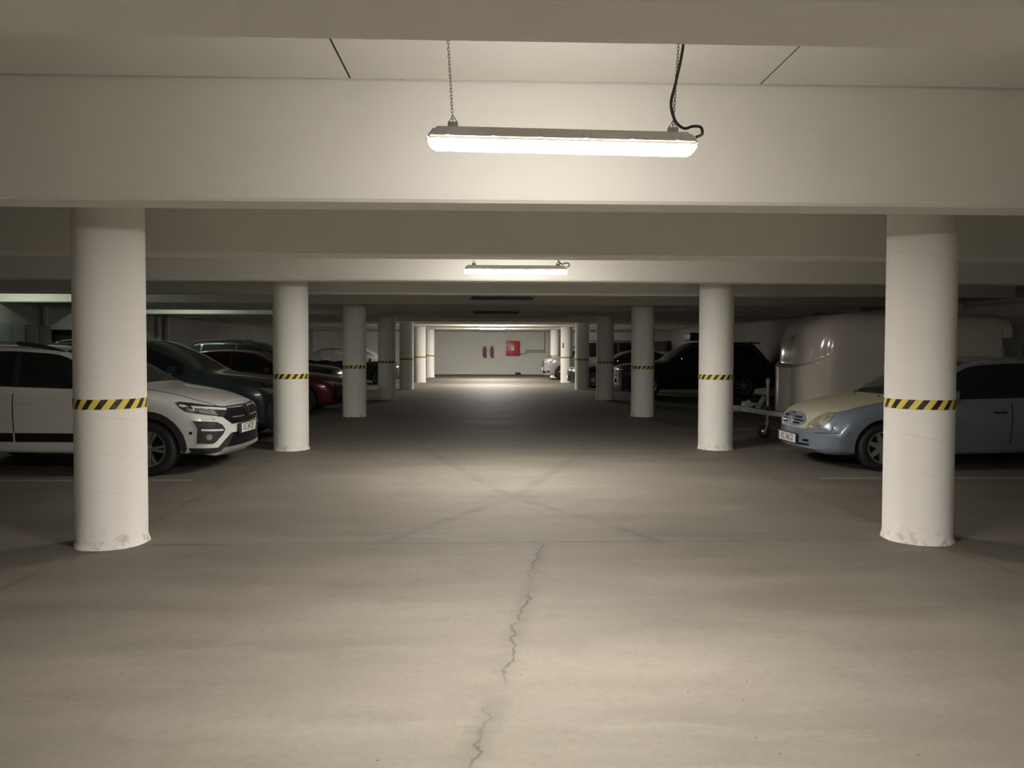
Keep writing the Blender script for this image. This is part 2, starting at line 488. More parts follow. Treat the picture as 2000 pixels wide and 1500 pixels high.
# ------------------------------------------------------------------ pillars
def make_pillar():
    root = empty('pillar')
    bm = bmesh.new()
    prof = [(PR + .012, 0), (PR + .006, .02), (PR, .05)] + [(PR, .05 + (CEIL - .05) * i / 12) for i in range(1, 13)]
    lathe(bm, prof, 64)
    for v in bm.verts:
        if v.co.z < .04:
            n_ = mnoise.noise(Vector((v.co.x * 7, v.co.y * 7, 3))) * .014
            d = Vector((v.co.x, v.co.y, 0)).normalized(); v.co += d * n_
    from_bm('shaft', bm, M['pillar'], root, 40)
    bm = bmesh.new()
    lathe(bm, [(PR - .004, -.037), (PR + .003, -.037), (PR + .003, .037), (PR - .004, .037)], 64, closed=True)
    o = from_bm('hazard_tape', bm, M['tape'], root, 40)
    o.location = (0, 0, TAPE_Z)
    return root
PILLAR_LABELS = {
    (-1, 0): 'white round pillar in front of the white crossover, between its doors and front wheel',
    (1, 0): 'white round pillar in front of the light blue car, hiding its windscreen',
    (-1, 1): 'white round pillar between the white crossover and the dark red hatchback',
    (1, 1): 'white round pillar in front of the black off-roader, beside the trailer drawbar',
    (-1, 2): 'white round pillar just past the nose of the dark red hatchback',
    (1, 2): 'white round pillar in front of the front wheel of the black off-roader',
    (-1, 3): 'dim white round pillar in front of the car with silver half cover',
    (1, 3): 'dim white round pillar between black off-roader and black-blue saloon wheel',
    (-1, 4): 'white round pillar beyond the nose of the car with silver half cover',
    (1, 4): 'white round pillar covering the bonnet of the black-blue saloon',
    (-1, 5): 'white round pillar second from the back wall, opposite the silver van',
    (1, 5): 'white round pillar with small red sticker, in front of the silver van',
    (-1, 6): 'white round pillar standing closest to the back wall, opposite the silver van',
    (1, 6): 'shaded white round pillar behind the silver van, closest to the back wall'}
proto = make_pillar()
used = False
def copy_tree(o, parent=None):
    c = o.copy(); link(c, parent)
    for ch in o.children: copy_tree(ch, c)
    return c
for k in range(7):
    for sgn in (-1, 1):
        o = copy_tree(proto) if used else proto
        used = True
        o.location = (sgn * PX, ROW0 + STEP * k, 0)
        tag(o, PILLAR_LABELS[(sgn, k)], 'pillar', 'round pillars along the aisle')
        for ch in o.children:
            if ch.name.startswith('hazard_tape'): ch.rotation_euler = (0, 0, (k * 1.37 + sgn * .6 + .4) if k else (.1 if sgn < 0 else .28))
            else: ch.rotation_euler = (0, 0, k * .8 + sgn)
        if (sgn, k) == (1, 5):
            bm = bmesh.new(); box(bm, (-.165, -.19, 1.62), (.06, .02, .22), Matrix.Rotation(-.72, 4, 'Z'))
            from_bm('warning_sticker', bm, M['tail_red'], o)

# ------------------------------------------------------------------ tube lamps
def make_lamp(state, length=1.2):
    """Long weatherproof lamp: origin in the middle of the diffuser's underside."""
    root = empty('tube_lamp')
    def shell(z0, z1, w0, w1, in0, in1, mat, nm, bev):
        bm = bmesh.new(); h = length / 2
        vs = []
        for z, wd, ins in ((z0, w0, in0), (z1, w1, in1)):
            vs.append([bm.verts.new((sx * (h - ins), sy * wd / 2, z)) for sx, sy in ((-1, -1), (1, -1), (1, 1), (-1, 1))])
        for i in range(4):
            j = (i + 1) % 4; bm.faces.new((vs[0][i], vs[0][j], vs[1][j], vs[1][i]))
        bm.faces.new(vs[0][::-1]); bm.faces.new(vs[1])
        bmesh.ops.bevel(bm, geom=bm.edges[:], offset=bev, segments=2, affect='EDGES')
        return from_bm(nm, bm, mat, root, 40)
    lit = state != 'off'
    shell(.036, .094, .115, .080, 0.0, .035, M['lamp_body'] if lit else M['unlit_body'], 'housing', .012)
    if state == 'pair':
        for s in (-1, 1):
            bm = bmesh.new(); h = length / 2
            box(bm, (s * h / 2, 0, .018), (h - .012, .10, .036), None, .013)
            from_bm('diffuser', bm, M['lit_pair'], root, 40)
    else:
        shell(0, .034, .080, .105, .028, .004, {'on': M['lit'], 'far': M['lit_far'], 'side': M['lit_side'], 'off': M['unlit']}[state], 'diffuser', .009)
    for i in range(6):
        box_obj('clip', (-length * .42 + i * length * .168, -.053, .060), (.02, .008, .022), M['lamp_body'] if lit else M['unlit_body'], root)
    return root

def add_chain(root, x, z0, z1, lean):
    """A run of welded links from the lamp up to the ceiling."""
    bm = bmesh.new(); n = int((z1 - z0) / .0145)
    for i in range(n):
        z = z0 + (z1 - z0) * (i + .5) / n; dx = lean * (z - z0)
        a = 0 if i % 2 else PI / 2
        pts = []
        for k in range(10):
            t = 2 * PI * k / 10
            lx = math.cos(t) * .0048; lz = math.sin(t) * .005 + (.005 if math.sin(t) > 0 else -.005)
            pts.append((x + dx + lx * math.cos(a), lx * math.sin(a), z + lz))
        pts.append(pts[0]); tube(bm, pts, .0015, 4, False)
    from_bm('chain', bm, M['steel'], root, 60)
    bm = bmesh.new()
    box(bm, (x, 0, z0 - .010), (.045, .03, .022), None, .004)
    tube(bm, [(x - .02, 0, z0), (x, 0, z0 + .03), (x + .02, 0, z0)], .0025, 6)
    from_bm('hanger', bm, M['steel'], root, 40)

lamp_y = lambda k: 3.42 + STEP * k
lz = 2.385
specs = [(-2, 'on', None, None), (-1, 'on', None, None), (0, 'on', None, None), (1, 'pair', None, None), (2, 'off', None, None), (3, 'off', None, None),  # rearmost lamp is added out of view to fill light on pillar fronts
         (4, 'off', None, None), (5, 'far', None, None), (6, 'far', None, None)]
LAMP_LABELS = {-2: 'added unseen tube lamp far behind the camera, fill light for the pillars',
    -1: 'lit tube lamp over the open floor before the first beam',
    0: 'large lit white tube lamp hanging on two chains with black cable',
    1: 'lit tube lamp of two glowing halves hung beneath the next beams',
    2: 'unlit dark tube lamp behind the lamp with two glowing halves',
    3: 'unlit dark tube lamp deeper in the aisle, half hidden by beams',
    4: 'unlit dark tube lamp just before the two far lit lamps',
    5: 'far lit tube lamp glowing on the beam, upper of two near back wall',
    6: 'far lit tube lamp closest to the back wall, above the fire extinguishers'}
LAMP_X = {-2: .2, -1: .2, 0: .055, 1: .055, 2: .0, 3: -.05, 4: -.05, 5: -.05, 6: -.03}
for k, st, _, _ in specs:
    r = make_lamp(st)
    r.location = (LAMP_X[k], lamp_y(k), lz + (.012 if k == 0 else .16 if k == 4 else 0))
    r.rotation_euler = (0, math.radians(.75) if k == 0 else 0, 0)
    if k == 0: r.rotation_euler = (0, math.radians(.9), math.radians(-.6))
    tag(r, LAMP_LABELS[k], 'lamp', 'tube lamps over the aisle')
    top = CEIL - r.location.z - .005
    for x, ln in ((-.485, -.075), (.49, .045)):
        add_chain(r, x, .118, top, ln)
    bm = bmesh.new()
    tube(bm, curve_pts([(.535, -.012, top), (.525, -.015, top - .25), (.495, -.02, top - .42), (.475, -.02, .22), (.495, -.02, .145),
                        (.535, -.02, .112), (.575, -.02, .122), (.61, -.02, .118), (.618, -.01, .09), (.592, -.005, .078)]), .0065, 8)
    from_bm('cable', bm, M['cable'], r, 60)

for i, (x, y, lab) in enumerate(((-9.45, 14.45, 'lit tube lamp mounted high by left wall above dark lockers'),
                                 (-8.3, 19.9, 'lit tube lamp mounted high over the car with roof rails'))):
    r = make_lamp('side')
    r.location = (x, y, 2.84); tag(r, lab, 'lamp', 'tube lamps over the left bays')
    for dx in (-.4, .4):
        bm = bmesh.new(); tube(bm, [(dx, 0, .09), (dx, 0, CEIL - 2.842)], .006, 6)
        from_bm('hanger_rod', bm, M['steel'], r)

# ------------------------------------------------------------------ cars
VIEWS = {}
class Car:
    """Lofted car body. Local frame: nose at x = 0 facing +x, tail at x = -L, ground at z = 0."""
    def __init__(s, name, sp):
        s.sp = sp; s.name = name; s.root = empty(name)
        s.f = {k: pchip(sp[k]) for k in ('zt', 'belt', 'zr', 'rw', 'hw', 'zb')}
        s.L = sp['L']; s.paint = M[sp['paint']]
        s.build_body()
    def section(s, q):
        f = s.f; zb, zt, be, zr, rw, hw = (f[k](q) for k in ('zb', 'zt', 'belt', 'zr', 'rw', 'hw'))
        h = be - zb
        bw = hw * .955
        crease = s.sp.get('crease', .0)
        P = [(0, zb), (hw * .78, zb), (hw * .93, zb + .035), (hw * .965, zb + h * .22), (hw * .985, zb + h * .45), (hw * (1.0), zb + h * .70),
             (hw * (.99 + crease), zb + h * .88), (bw, be), (bw + (rw - bw) * .34, be + (zr - be) * .36), (bw + (rw - bw) * .68, be + (zr - be) * .70),
             (rw, zr), (rw * .90, zr + (zt - zr) * .52), (rw * .68, zr + (zt - zr) * .80), (rw * .36, zr + (zt - zr) * .96), (0, zt)]
        pts = [Vector((a, b, 0)) for a, b in P]
        return pts[:1] + curve_pts(pts[1:], 3)
    def build_body(s):
        L = s.L; sp = s.sp
        qs = [0, .012, .03, .06, .10, .15, .21, .28]
        q = .36
        while q < L - .30: qs.append(q); q += .075
        qs += [L - .28, L - .21, L - .15, L - .10, L - .06, L - .03, L - .012, L]
        bm = bmesh.new(); rings = []
        bow, bowr = sp.get('bow', .22), sp.get('bow_rear', .12)
        for q in qs:
            sec = s.section(q); ring = []
            full = [(p.x, p.y) for p in sec] + [(-p.x, p.y) for p in sec[-2:0:-1]]
            for y, z in full:
                x = -q - bow * (abs(y) / sp['W2']) ** 2.2 * math.exp(-(q / .55) ** 1.5) + bowr * (abs(y) / sp['W2']) ** 2.2 * math.exp(-((L - q) / .5) ** 1.5)
                ring.append(bm.verts.new((x, y, z)))
            rings.append(ring)
        n = len(rings[0])
        for A, B in zip(rings, rings[1:]):
            for k in range(n):
                bm.faces.new((A[k], A[(k + 1) % n], B[(k + 1) % n], B[k]))
        # rounded end faces, bowed like the rest of the nose and tail
        half = n // 2; NC = 14
        for ring, x0, bw_, sgn in ((rings[0], 0.0, bow, -1), (rings[-1], -L, bowr, 1)):
            rows = []
            for k in range(half + 1):
                a = ring[k]; b = ring[(n - k) % n]
                if a is b: rows.append([a] * (NC + 1)); continue
                row = [a]
                zc = a.co.z
                for j in range(1, NC):
                    y = a.co.y + (b.co.y - a.co.y) * j / NC
                    row.append(bm.verts.new((x0 + sgn * bw_ * (abs(y) / sp['W2']) ** 2.2, y, zc)))
                row.append(b); rows.append(row)
            for A, B in zip(rows, rows[1:]):
                for j in range(NC):
                    vs = []
                    for v in (A[j], A[j + 1], B[j + 1], B[j]):
                        if v not in vs: vs.append(v)
                    if len(vs) >= 3:
                        try: bm.faces.new(vs)
                        except ValueError: pass
        bmesh.ops.recalc_face_normals(bm, faces=bm.faces[:])
        s.bvh = BVHTree.FromBMesh(bm)
        # wheel housings cut out of the body
        me = bpy.data.meshes.new('body'); bm.to_mesh(me); bm.free(); me.materials.append(s.paint)
        o = bpy.data.objects.new('body', me); link(o)
        cb = bmesh.new()
        ra = sp['tyre'] + sp.get('gap', .05)
        for wx in sp['wheels']:
            for sg in (-1, 1):
                lathe(cb, [(ra, sp['W2'] * sg - .36 * sg), (ra, (sp['W2'] + .3) * sg)], 40, 'Y', (-wx, 0, sp['tyre']))
        bmesh.ops.recalc_face_normals(cb, faces=cb.faces[:])
        cm = bpy.data.meshes.new('cut'); cb.to_mesh(cm); cb.free(); cm.materials.append(M['black_plastic'])
        co = bpy.data.objects.new('cut', cm); link(co)
        md = o.modifiers.new('b', 'BOOLEAN'); md.object = co; md.operation = 'DIFFERENCE'; md.solver = 'EXACT'; md.material_mode = 'TRANSFER'
        bpy.context.view_layer.update()
        me2 = bpy.data.meshes.new_from_object(o.evaluated_get(bpy.context.evaluated_depsgraph_get()))
        bpy.data.objects.remove(o); bpy.data.objects.remove(co)
        me2.name = 'body'; shade(me2, 38)
        s.body = link(bpy.data.objects.new('body', me2), s.root)
    # -- conforming parts, cut in a view and laid on the body
    def decal(s, name, poly, view, mat, off=.004, parent=None, grid=.05, mirror=False, thick=.012, smooth=35):
        """view: 'side' (u=q along the car, v=z), 'front'/'rear' (u=y), 'top' (u=q, v=y), or an angle in degrees from the nose."""
        N = len(poly)
        us = [p[0] for p in poly]; vs = [p[1] for p in poly]
        # refine outline
        out = []
        for i in range(N):
            a, b = Vector(poly[i]), Vector(poly[(i + 1) % N]); m = max(1, int((b - a).length / grid))
            for k in range(m): out.append(a + (b - a) * k / m)
        verts = list(out); edges = [(i, (i + 1) % len(out)) for i in range(len(out))]
        def inside(p):
            c = False; j = N - 1
            for i in range(N):
                if (vs[i] > p[1]) != (vs[j] > p[1]) and p[0] < (us[j] - us[i]) * (p[1] - vs[i]) / (vs[j] - vs[i]) + us[i]: c = not c
                j = i
            return c
        x = min(us) + grid / 2
        while x < max(us):
            y = min(vs) + grid / 2
            while y < max(vs):
                if inside((x, y)): verts.append(Vector((x, y)))
                y += grid
            x += grid
        V, E_, F, *_ = delaunay_2d_cdt(verts, edges, [list(range(len(out)))], 1, 1e-5)
        made = []
        for sg in ((1, -1) if mirror else (1,)):
            P, Nn = [], []
            for u, v in V:
                if view == 'side': o, d = Vector((-u, 3 * sg, v)), Vector((0, -sg, 0))
                elif view == 'front': o, d = Vector((3, u * sg, v)), Vector((-1, 0, 0))
                elif view == 'rear': o, d = Vector((-s.L - 3, u * sg, v)), Vector((1, 0, 0))
                elif view == 'top': o, d = Vector((-u, v * sg, 4)), Vector((0, 0, -1))
                else:
                    a = math.radians(view); d = Vector((-math.cos(a), -math.sin(a) * sg, 0)); r_ = Vector((-math.sin(a), math.cos(a) * sg, 0))
                    o = r_ * u - d * 4 + Vector((0, 0, v))
                h = s.bvh.ray_cast(o, d)
                if h[0] is None:
                    h2 = s.bvh.find_nearest(o + d * 4 if not isinstance(view, str) else (o + d * (3 - (s.sp['W2'] if view == 'side' else 0))))
                    P.append(h2[0].copy()); Nn.append(-d)
                else:
                    nn = h[1] if h[1].dot(d) < 0 else -h[1]
                    P.append(h[0].copy()); Nn.append(nn)
            bm = bmesh.new()
            T = [bm.verts.new(p + n_ * off) for p, n_ in zip(P, Nn)]
            B = [bm.verts.new(p + n_ * (off - thick)) for p, n_ in zip(P, Nn)]
            cnt = {}
            for f in F:
                try: bm.faces.new([T[i] for i in f]); bm.faces.new([B[i] for i in reversed(f)])
                except ValueError: continue
                for i in range(len(f)):
                    a, b = f[i], f[(i + 1) % len(f)]; cnt.setdefault((min(a, b), max(a, b)), []).append((a, b))
            for k_, l_ in cnt.items():
                if len(l_) == 1:
                    a, b = l_[0]
                    try: bm.faces.new((T[b], T[a], B[a], B[b]))
                    except ValueError: pass
            made.append(from_bm(name, bm, mat, parent or s.root, smooth))
        return made
    def strip(s, name, pts, wd, view, mat, off=.006, parent=None, mirror=False):
        """thin ribbon following a line in a view"""
        L_, R_ = [], []
        P = [Vector(p) for p in pts]
        for i, p in enumerate(P):
            t = (P[min(i + 1, len(P) - 1)] - P[max(i - 1, 0)]).normalized(); n_ = Vector((-t.y, t.x)) * wd / 2
            L_.append(p + n_); R_.append(p - n_)
        return s.decal(name, L_ + R_[::-1], view, mat, off, parent, grid=.08, mirror=mirror, smooth=None)
    def wheels(s, style='five', mat='alloy', rim=.215, wd=.20):
        sp = s.sp; R = sp['tyre']
        for wx in sp['wheels']:
            for sg in (-1, 1):
                yo = (sp['W2'] - .015) * sg
                bm = bmesh.new()
                prof = [(rim - .005, -.01), (rim + .02, 0), (R - .035, .004), (R - .012, -.006), (R, -.03), (R, -wd + .03), (R - .012, -wd + .006), (rim, -wd), (rim - .03, -wd + .02), (rim - .03, -.03)]
                lathe(bm, [(r_, yo + d * sg) for r_, d in prof], 40, 'Y', (-wx, 0, R), closed=True)
                ty = from_bm('tyre', bm, M['rubber'], s.root, 40)
                bm = bmesh.new()
                lathe(bm, [(rim, yo - .012 * sg), (rim - .004, yo - .004 * sg), (rim - .018, yo - .006 * sg), (rim - .024, yo - .05 * sg), (rim - .02, yo - .09 * sg), (rim - .001, yo - .09 * sg)], 40, 'Y', (-wx, 0, R), closed=True)
                lathe(bm, [(.055, yo - .05 * sg), (.055, yo - .022 * sg), (.03, yo - .014 * sg), (.004, yo - .013 * sg)], 20, 'Y', (-wx, 0, R))
                nsp = {'five': 5, 'seven': 7, 'ten': 10, 'star': 5, 'twin': 10}[style]
                for k in range(nsp):
                    a = 2 * PI * k / nsp + .3
                    if style == 'twin': a = 2 * PI * (k // 2) / 5 + (.16 if k % 2 else -.16)
                    wi, wo = {'five': (.045, .11), 'seven': (.075, .045), 'ten': (.03, .034), 'star': (.07, .06), 'twin': (.024, .04)}[style]
                    d = Vector((math.cos(a), 0, math.sin(a))); t = Vector((-math.sin(a), 0, math.cos(a)))
                    c0 = Vector((-wx, 0, R)); Y = Vector((0, 1, 0))
                    pts = []
                    for rr, hw_, y in ((.04, wi / 2, yo - .018 * sg), (rim * .62, (wi + wo) / 4, yo - .008 * sg), (rim - .012, wo / 2, yo - .012 * sg)):
                        pts.append([bm.verts.new(c0 + d * rr + t * hw_ * e + Y * (y - b * .03 * sg)) for e, b in ((-1, 0), (1, 0), (1, 1), (-1, 1))])
                    for A, B in zip(pts, pts[1:]):
                        for i in range(4): bm.faces.new((A[i], A[(i + 1) % 4], B[(i + 1) % 4], B[i]))
                    bm.faces.new(pts[0]); bm.faces.new(pts[-1][::-1])
                from_bm('rim', bm, M[mat], ty, 40)
                bm = bmesh.new()
                lathe(bm, [(rim - .02, yo - .085 * sg), (rim - .02, yo - .07 * sg), (.02, yo - .07 * sg), (.02, yo - .085 * sg)], 32, 'Y', (-wx, 0, R), closed=True)
                from_bm('brake_disc', bm, M['mesh_black'], ty)
    def plate(s, z, txt=None, dx=.012, y=0.0, tilt=0):
        h = s.bvh.ray_cast(Vector((3, y, z)), Vector((-1, 0, 0)))
        x = (h[0].x if h[0] else 0) + dx
        b = box_obj('plate_holder', (x - .004, y, z), (.02, .55, .135), M['black_plastic'], s.root, .004)
        p = box_obj('number_plate', (x + .007, y, z), (.006, .52, .112), M['plate_white'], s.root, .002)
        box_obj('plate_band', (x + .0075, y - .24, z), (.007, .04, .110), M['plate_blue'], p)
        if txt:
            mw = Matrix.Translation((x + .0102, y + .02, z)) @ Matrix(((0, 0, 1, 0), (1, 0, 0, 0), (0, 1, 0, 0), (0, 0, 0, 1))) @ Matrix.Diagonal((.86, 1.25, 1, 1))
            text_mesh('plate_letters', txt, .098, M['ink'], p, mw)
        return p
    def mirrors(s, q, z, mat=None):
        for sg in (-1, 1):
            y = s.f['hw'](q) * .97
            bm = bmesh.new(); box(bm, (-q, sg * (y + .10), z), (.10, .19, .135), None, .04)
            m = from_bm('wing_mirror', bm, mat or s.paint, s.root, 40)
            bm = bmesh.new(); box(bm, (-q + .02, sg * (y - .01), z - .05), (.05, .10, .03), None, .008)
            from_bm('mirror_foot', bm, M['black_plastic'], m, 40)
    def handle(s, q, z, mat, parents, sg_):
        for sg, par in zip(sg_, parents):
            h = s.bvh.ray_cast(Vector((-q, 3 * sg, z)), Vector((0, -sg, 0)))
            if h[0] is None: continue
            bm = bmesh.new(); box(bm, (-q, h[0].y + .014 * sg, z), (.18, .028, .03), None, .012)
            from_bm('door_handle', bm, mat, par, 40)
    def place(s, nose_x, y, face, label, cat='car', group='parked cars', dz=0.0, rz=0.0):
        s.root.location = (nose_x, y, dz)
        s.root.rotation_euler = (0, 0, (0 if face > 0 else PI) + rz)
        tag(s.root, label, cat, group)
    # -- common outer parts
    def glazing(s, side, screen=None, rear=None, split=None, pillar=.055):
        """side: outline of the side glass in (q, z); split: list of q where it is divided"""
        f = s.f
        cuts = [None] + list(split or []) + [None]
        for a, b in zip(cuts, cuts[1:]):
            poly = clip(side, (a + pillar / 2) if a is not None else None, (b - pillar / 2) if b is not None else None)
            if len(poly) > 2: s.decal('side_window', poly, 'side', M['glass'], .004, mirror=True, grid=.09)
        if screen: s.decal('windscreen', screen, 'top', M['screen_glass'], .004, grid=.09)
        if rear: s.decal('rear_window', rear, 'top', M['glass'], .004, grid=.09)
    def doors(s, seams, zlo, zhi, hand_z, hand_mat=None, hq=None):
        """seams: q of front edge, middle, rear edge"""
        for i, (a, b) in enumerate(zip(seams, seams[1:])):
            poly = [(a + .008, zlo), (b - .008, zlo), (b - .008, zhi), (a + .008, zhi)]
            ds = s.decal('front_door' if i == 0 else 'rear_door', poly, 'side', s.paint, .0035, mirror=True, grid=.1, thick=.01)
            s.handle(b - .17, hand_z, hand_mat or s.paint, ds, (1, -1))
        for q in seams: s.strip('door_seam', [(q, zlo - .01), (q, zhi + .01)], .010, 'side', M['gap'], .0045, mirror=True)

def clip(poly, a, b):
    """cut an outline (q, z) to a <= q <= b"""
    for lim, sg in ((a, 1), (b, -1)):
        if lim is None: continue
        out = []
        for i in range(len(poly)):
            p, q = poly[i], poly[(i + 1) % len(poly)]
            ip, iq = sg * (p[0] - lim) >= 0, sg * (q[0] - lim) >= 0
            if ip: out.append(p)
            if ip != iq:
                t = (lim - p[0]) / (q[0] - p[0]); out.append((lim, p[1] + (q[1] - p[1]) * t))
        poly = out
        if not poly: return []
    return poly

def spec(L, W2, H, paint, tyre, fo, wb, hood0, hood1, cowl, roof0, roof1, tail, belt0, belt1, tailz, sill=.22, rwk=.70, nose_top=None, roofdrop=.03, bow=.22, roofmid=None, zn=None, gap=.05):
    """Key heights of a car. cowl/roof0/roof1: distances from the nose; tail: where the rear screen meets the tail; tailz: its height."""
    nt = nose_top if nose_top is not None else hood0 - .10
    zn = zn or .26
    rm = roofmid or (roof0 + roof1) / 2
    zt = [(0, nt), (.03, nt + (hood0 - nt) * .55), (.12, hood0), (cowl * .55, hood0 + (hood1 - hood0) * .62), (cowl, hood1),
          (cowl + (roof0 - cowl) * .5, hood1 + (H - .05 - hood1) * .60), (roof0, H - .045), (rm, H), (roof1, H - roofdrop),
          ((roof1 + tail) / 2, (H - roofdrop + tailz) / 2 + .07), (tail, tailz), (L - .02, tailz - .10), (L, tailz - .22)]
    zt = sorted(set(zt)); z2 = [zt[0]]
    for p in zt[1:]:
        if p[0] - z2[-1][0] > .004: z2.append(p)
    zt = z2
    F = pchip(zt)
    bl = [(0, nt - .06), (.05, nt - .03), (.15, hood0 - .07), (cowl * .6, (hood0 + belt0) / 2 - .02), (cowl + .1, belt0), ((cowl + tail) / 2, (belt0 + belt1) / 2), (tail - .15, belt1), (L - .05, min(belt1, tailz - .10)), (L, tailz - .30)]
    BL = pchip(bl)
    zr, rw = [], []
    qs = [0, .05, .15, .4, cowl * .7, cowl, cowl + (roof0 - cowl) * .25, cowl + (roof0 - cowl) * .5, cowl + (roof0 - cowl) * .75, roof0, roof0 + .25, rm, roof1, (roof1 + tail) / 2, tail, L]
    for q in sorted(set(qs)):
        top, b = F(q), BL(q)
        zr.append((q, b + (top - b) * (.62 if q <= cowl else (.80 if q < roof0 else .86 if q <= roof1 else .78))))
        if q <= cowl: k = .80
        elif q < roof0: k = .80 + (rwk - .80) * (q - cowl) / (roof0 - cowl)
        elif q <= roof1: k = rwk
        else: k = rwk + (.80 - rwk) * min(1, (q - roof1) / (tail - roof1)) * .7
        rw.append((q, W2 * k))
    hw = [(0, W2 * .80), (.03, W2 * .87), (.10, W2 * .915), (.25, W2 * .955), (.5, W2 * .985), (.9, W2), (L - 1.0, W2), (L - .4, W2 * .975), (L - .12, W2 * .93), (L - .03, W2 * .88), (L, W2 * .82)]
    zb = [(0, zn), (.05, zn - .05), (.2, sill - .02), (.6, sill - .02), (1.2, sill - .02), (L - .6, sill), (L - .15, sill + .05), (L, sill + .16)]
    return dict(L=L, W2=W2, paint=paint, tyre=tyre, wheels=(fo, fo + wb), zt=zt, belt=bl, zr=zr, rw=rw, hw=hw, zb=zb, bow=bow, gap=gap)

# == cars begin
def auto_parts(c, sp, cowl, roof0, roof1, tail, splits, hz=.66, hl='lamp_dark', grille=(.36, .50, .66), low=(.55, .24, .38), wheel=('five', 'alloy', .215), seams=None,
               mirror_z=None, fog=True, screen='screen_glass', w0=.30, w1=.42, belt_trim=None):
    """outer parts shared by the plainer cars"""
    f = c.f; W2 = sp['W2']
    lo, hi = [], []
    q = cowl + w0
    while q < tail - w1 + .01:
        if f['zr'](q) - f['belt'](q) > .07:
            lo.append((q, f['belt'](q) + .015)); hi.append((q, f['zr'](q) - .016))
        q += .10
    side = lo + hi[::-1]
    c.glazing(side, None, None, splits)
    n = 7
    A = [(cowl + .05 + (roof0 - .04 - cowl - .05) * i / n) for i in range(n + 1)]
    poly = [(q, f['rw'](q) * .90) for q in A] + [(q, -f['rw'](q) * .90) for q in A[::-1]]
    c.decal('windscreen', poly, 'top', M[screen], .004, grid=.12)
    A = [(roof1 + .08 + (tail - .06 - roof1 - .08) * i / n) for i in range(n + 1)]
    poly = [(q, f['rw'](q) * .88) for q in A] + [(q, -f['rw'](q) * .88) for q in A[::-1]]
    c.decal('rear_window', poly, 'top', M['glass'], .004, grid=.12)
    if hl:
        hs = c.decal('headlamp', [(W2 * .44, hz - .05), (W2 * .60, hz - .075), (W2 * .84, hz - .03), (W2 * .90, hz + .06), (W2 * .66, hz + .045), (W2 * .46, hz + .01)], 'front', M[hl], .006, mirror=True)
        for h, sg in zip(hs, (1, -1)):
            c.decal('light_strip', [(sg * W2 * .50, hz - .025), (sg * W2 * .80, hz), (sg * W2 * .80, hz + .018), (sg * W2 * .50, hz - .007)], 'front', M['drl'], .010, h)
    if grille:
        gw, g0, g1 = grille
        g = c.decal('grille', [(-gw, g0 + .03), (-gw * .8, g0), (gw * .8, g0), (gw, g0 + .03), (gw, g1), (-gw, g1)], 'front', M['mesh_black'], .004)[0]
        for i in range(3):
            z = g0 + (g1 - g0) * (i + 1) / 4
            c.decal('grille_bar', [(-gw * .9, z - .006), (gw * .9, z - .006), (gw * .9, z + .006), (-gw * .9, z + .006)], 'front', M['chrome'] if i == 1 else M['silver_trim'], .010, g)
    if low:
        lw, l0, l1 = low
        c.decal('lower_intake', [(-lw, l0), (lw, l0), (lw * .9, l1), (-lw * .9, l1)], 'front', M['mesh_black'], .004)
    if fog:
        c.decal('fog_lamp', [(W2 * .66, .34), (W2 * .84, .34), (W2 * .86, .43), (W2 * .70, .45)], 'front', M['gloss_black'], .005, mirror=True)
    c.decal('tail_lamp', [(W2 * .60, f['belt'](c.L - .1) - .12), (W2 * .93, f['belt'](c.L - .1) - .10), (W2 * .93, f['belt'](c.L - .1) + .06), (W2 * .64, f['belt'](c.L - .1) + .04)], 'rear', M['tail_red'], .006, mirror=True)
    c.wheels(*wheel)
    c.mirrors(cowl + .42, mirror_z or f['belt'](cowl + .4) + .08)
    if seams:
        c.doors(seams, f['zb'](2) + .09, f['belt'](2) - .03, f['belt'](2.2) - .13)

def roof_rails(c, q0, q1, mat, h=.045, r=.014):
    for sg in (1, -1):
        n = 12; pts = []
        for i in range(n + 1):
            q = q0 + (q1 - q0) * i / n; y = c.f['rw'](q) * .93
            hit = c.bvh.ray_cast(Vector((-q, sg * y, 4)), Vector((0, 0, -1)))
            z = hit[0].z + (h if 0 < i < n else .004)
            pts.append((-q, sg * y, z))
        bm = bmesh.new(); tube(bm, curve_pts(pts, 3), r, 8)
        from_bm('roof_rail', bm, mat, c.root, 50)

def arch_trim(c, wx, mat, r0, r1, a0=-12, a1=192, off=.012):
    R = c.sp['tyre']; out, inn = [], []
    for i in range(19):
        a = math.radians(a0 + (a1 - a0) * i / 18)
        out.append((wx - math.cos(a) * r1, max(.20, R + math.sin(a) * r1))); inn.append((wx - math.cos(a) * r0, max(.20, R + math.sin(a) * r0)))
    c.decal('arch_trim', out + inn[::-1], 'side', mat, off, mirror=True, grid=.09, thick=.03)

def half(c, name, poly, view, mat, off, parent, sg, grid=.05):
    """one-sided conforming part: build the mirrored pair and keep the side asked for"""
    a, b = c.decal(name, poly, view, mat, off, parent, grid, True)
    keep, drop = (a, b) if sg > 0 else (b, a)
    me = drop.data; bpy.data.objects.remove(drop); bpy.data.meshes.remove(me)
    keep.name = name
    return keep

# -- white crossover
sp = spec(4.10, .90, 1.555, 'p_white', .322, .85, 2.60, .83, 1.06, 1.10, 2.02, 3.30, 3.98, .985, 1.085, 1.03, sill=.26, rwk=.72, nose_top=.70, bow=.20)
c = white = Car('crossover_car', sp)
auto_parts(c, sp, 1.10, 2.02, 3.30, 3.98, None, hl=None, grille=None, low=None, fog=False, wheel=('twin', 'alloy', .215), w0=.32)
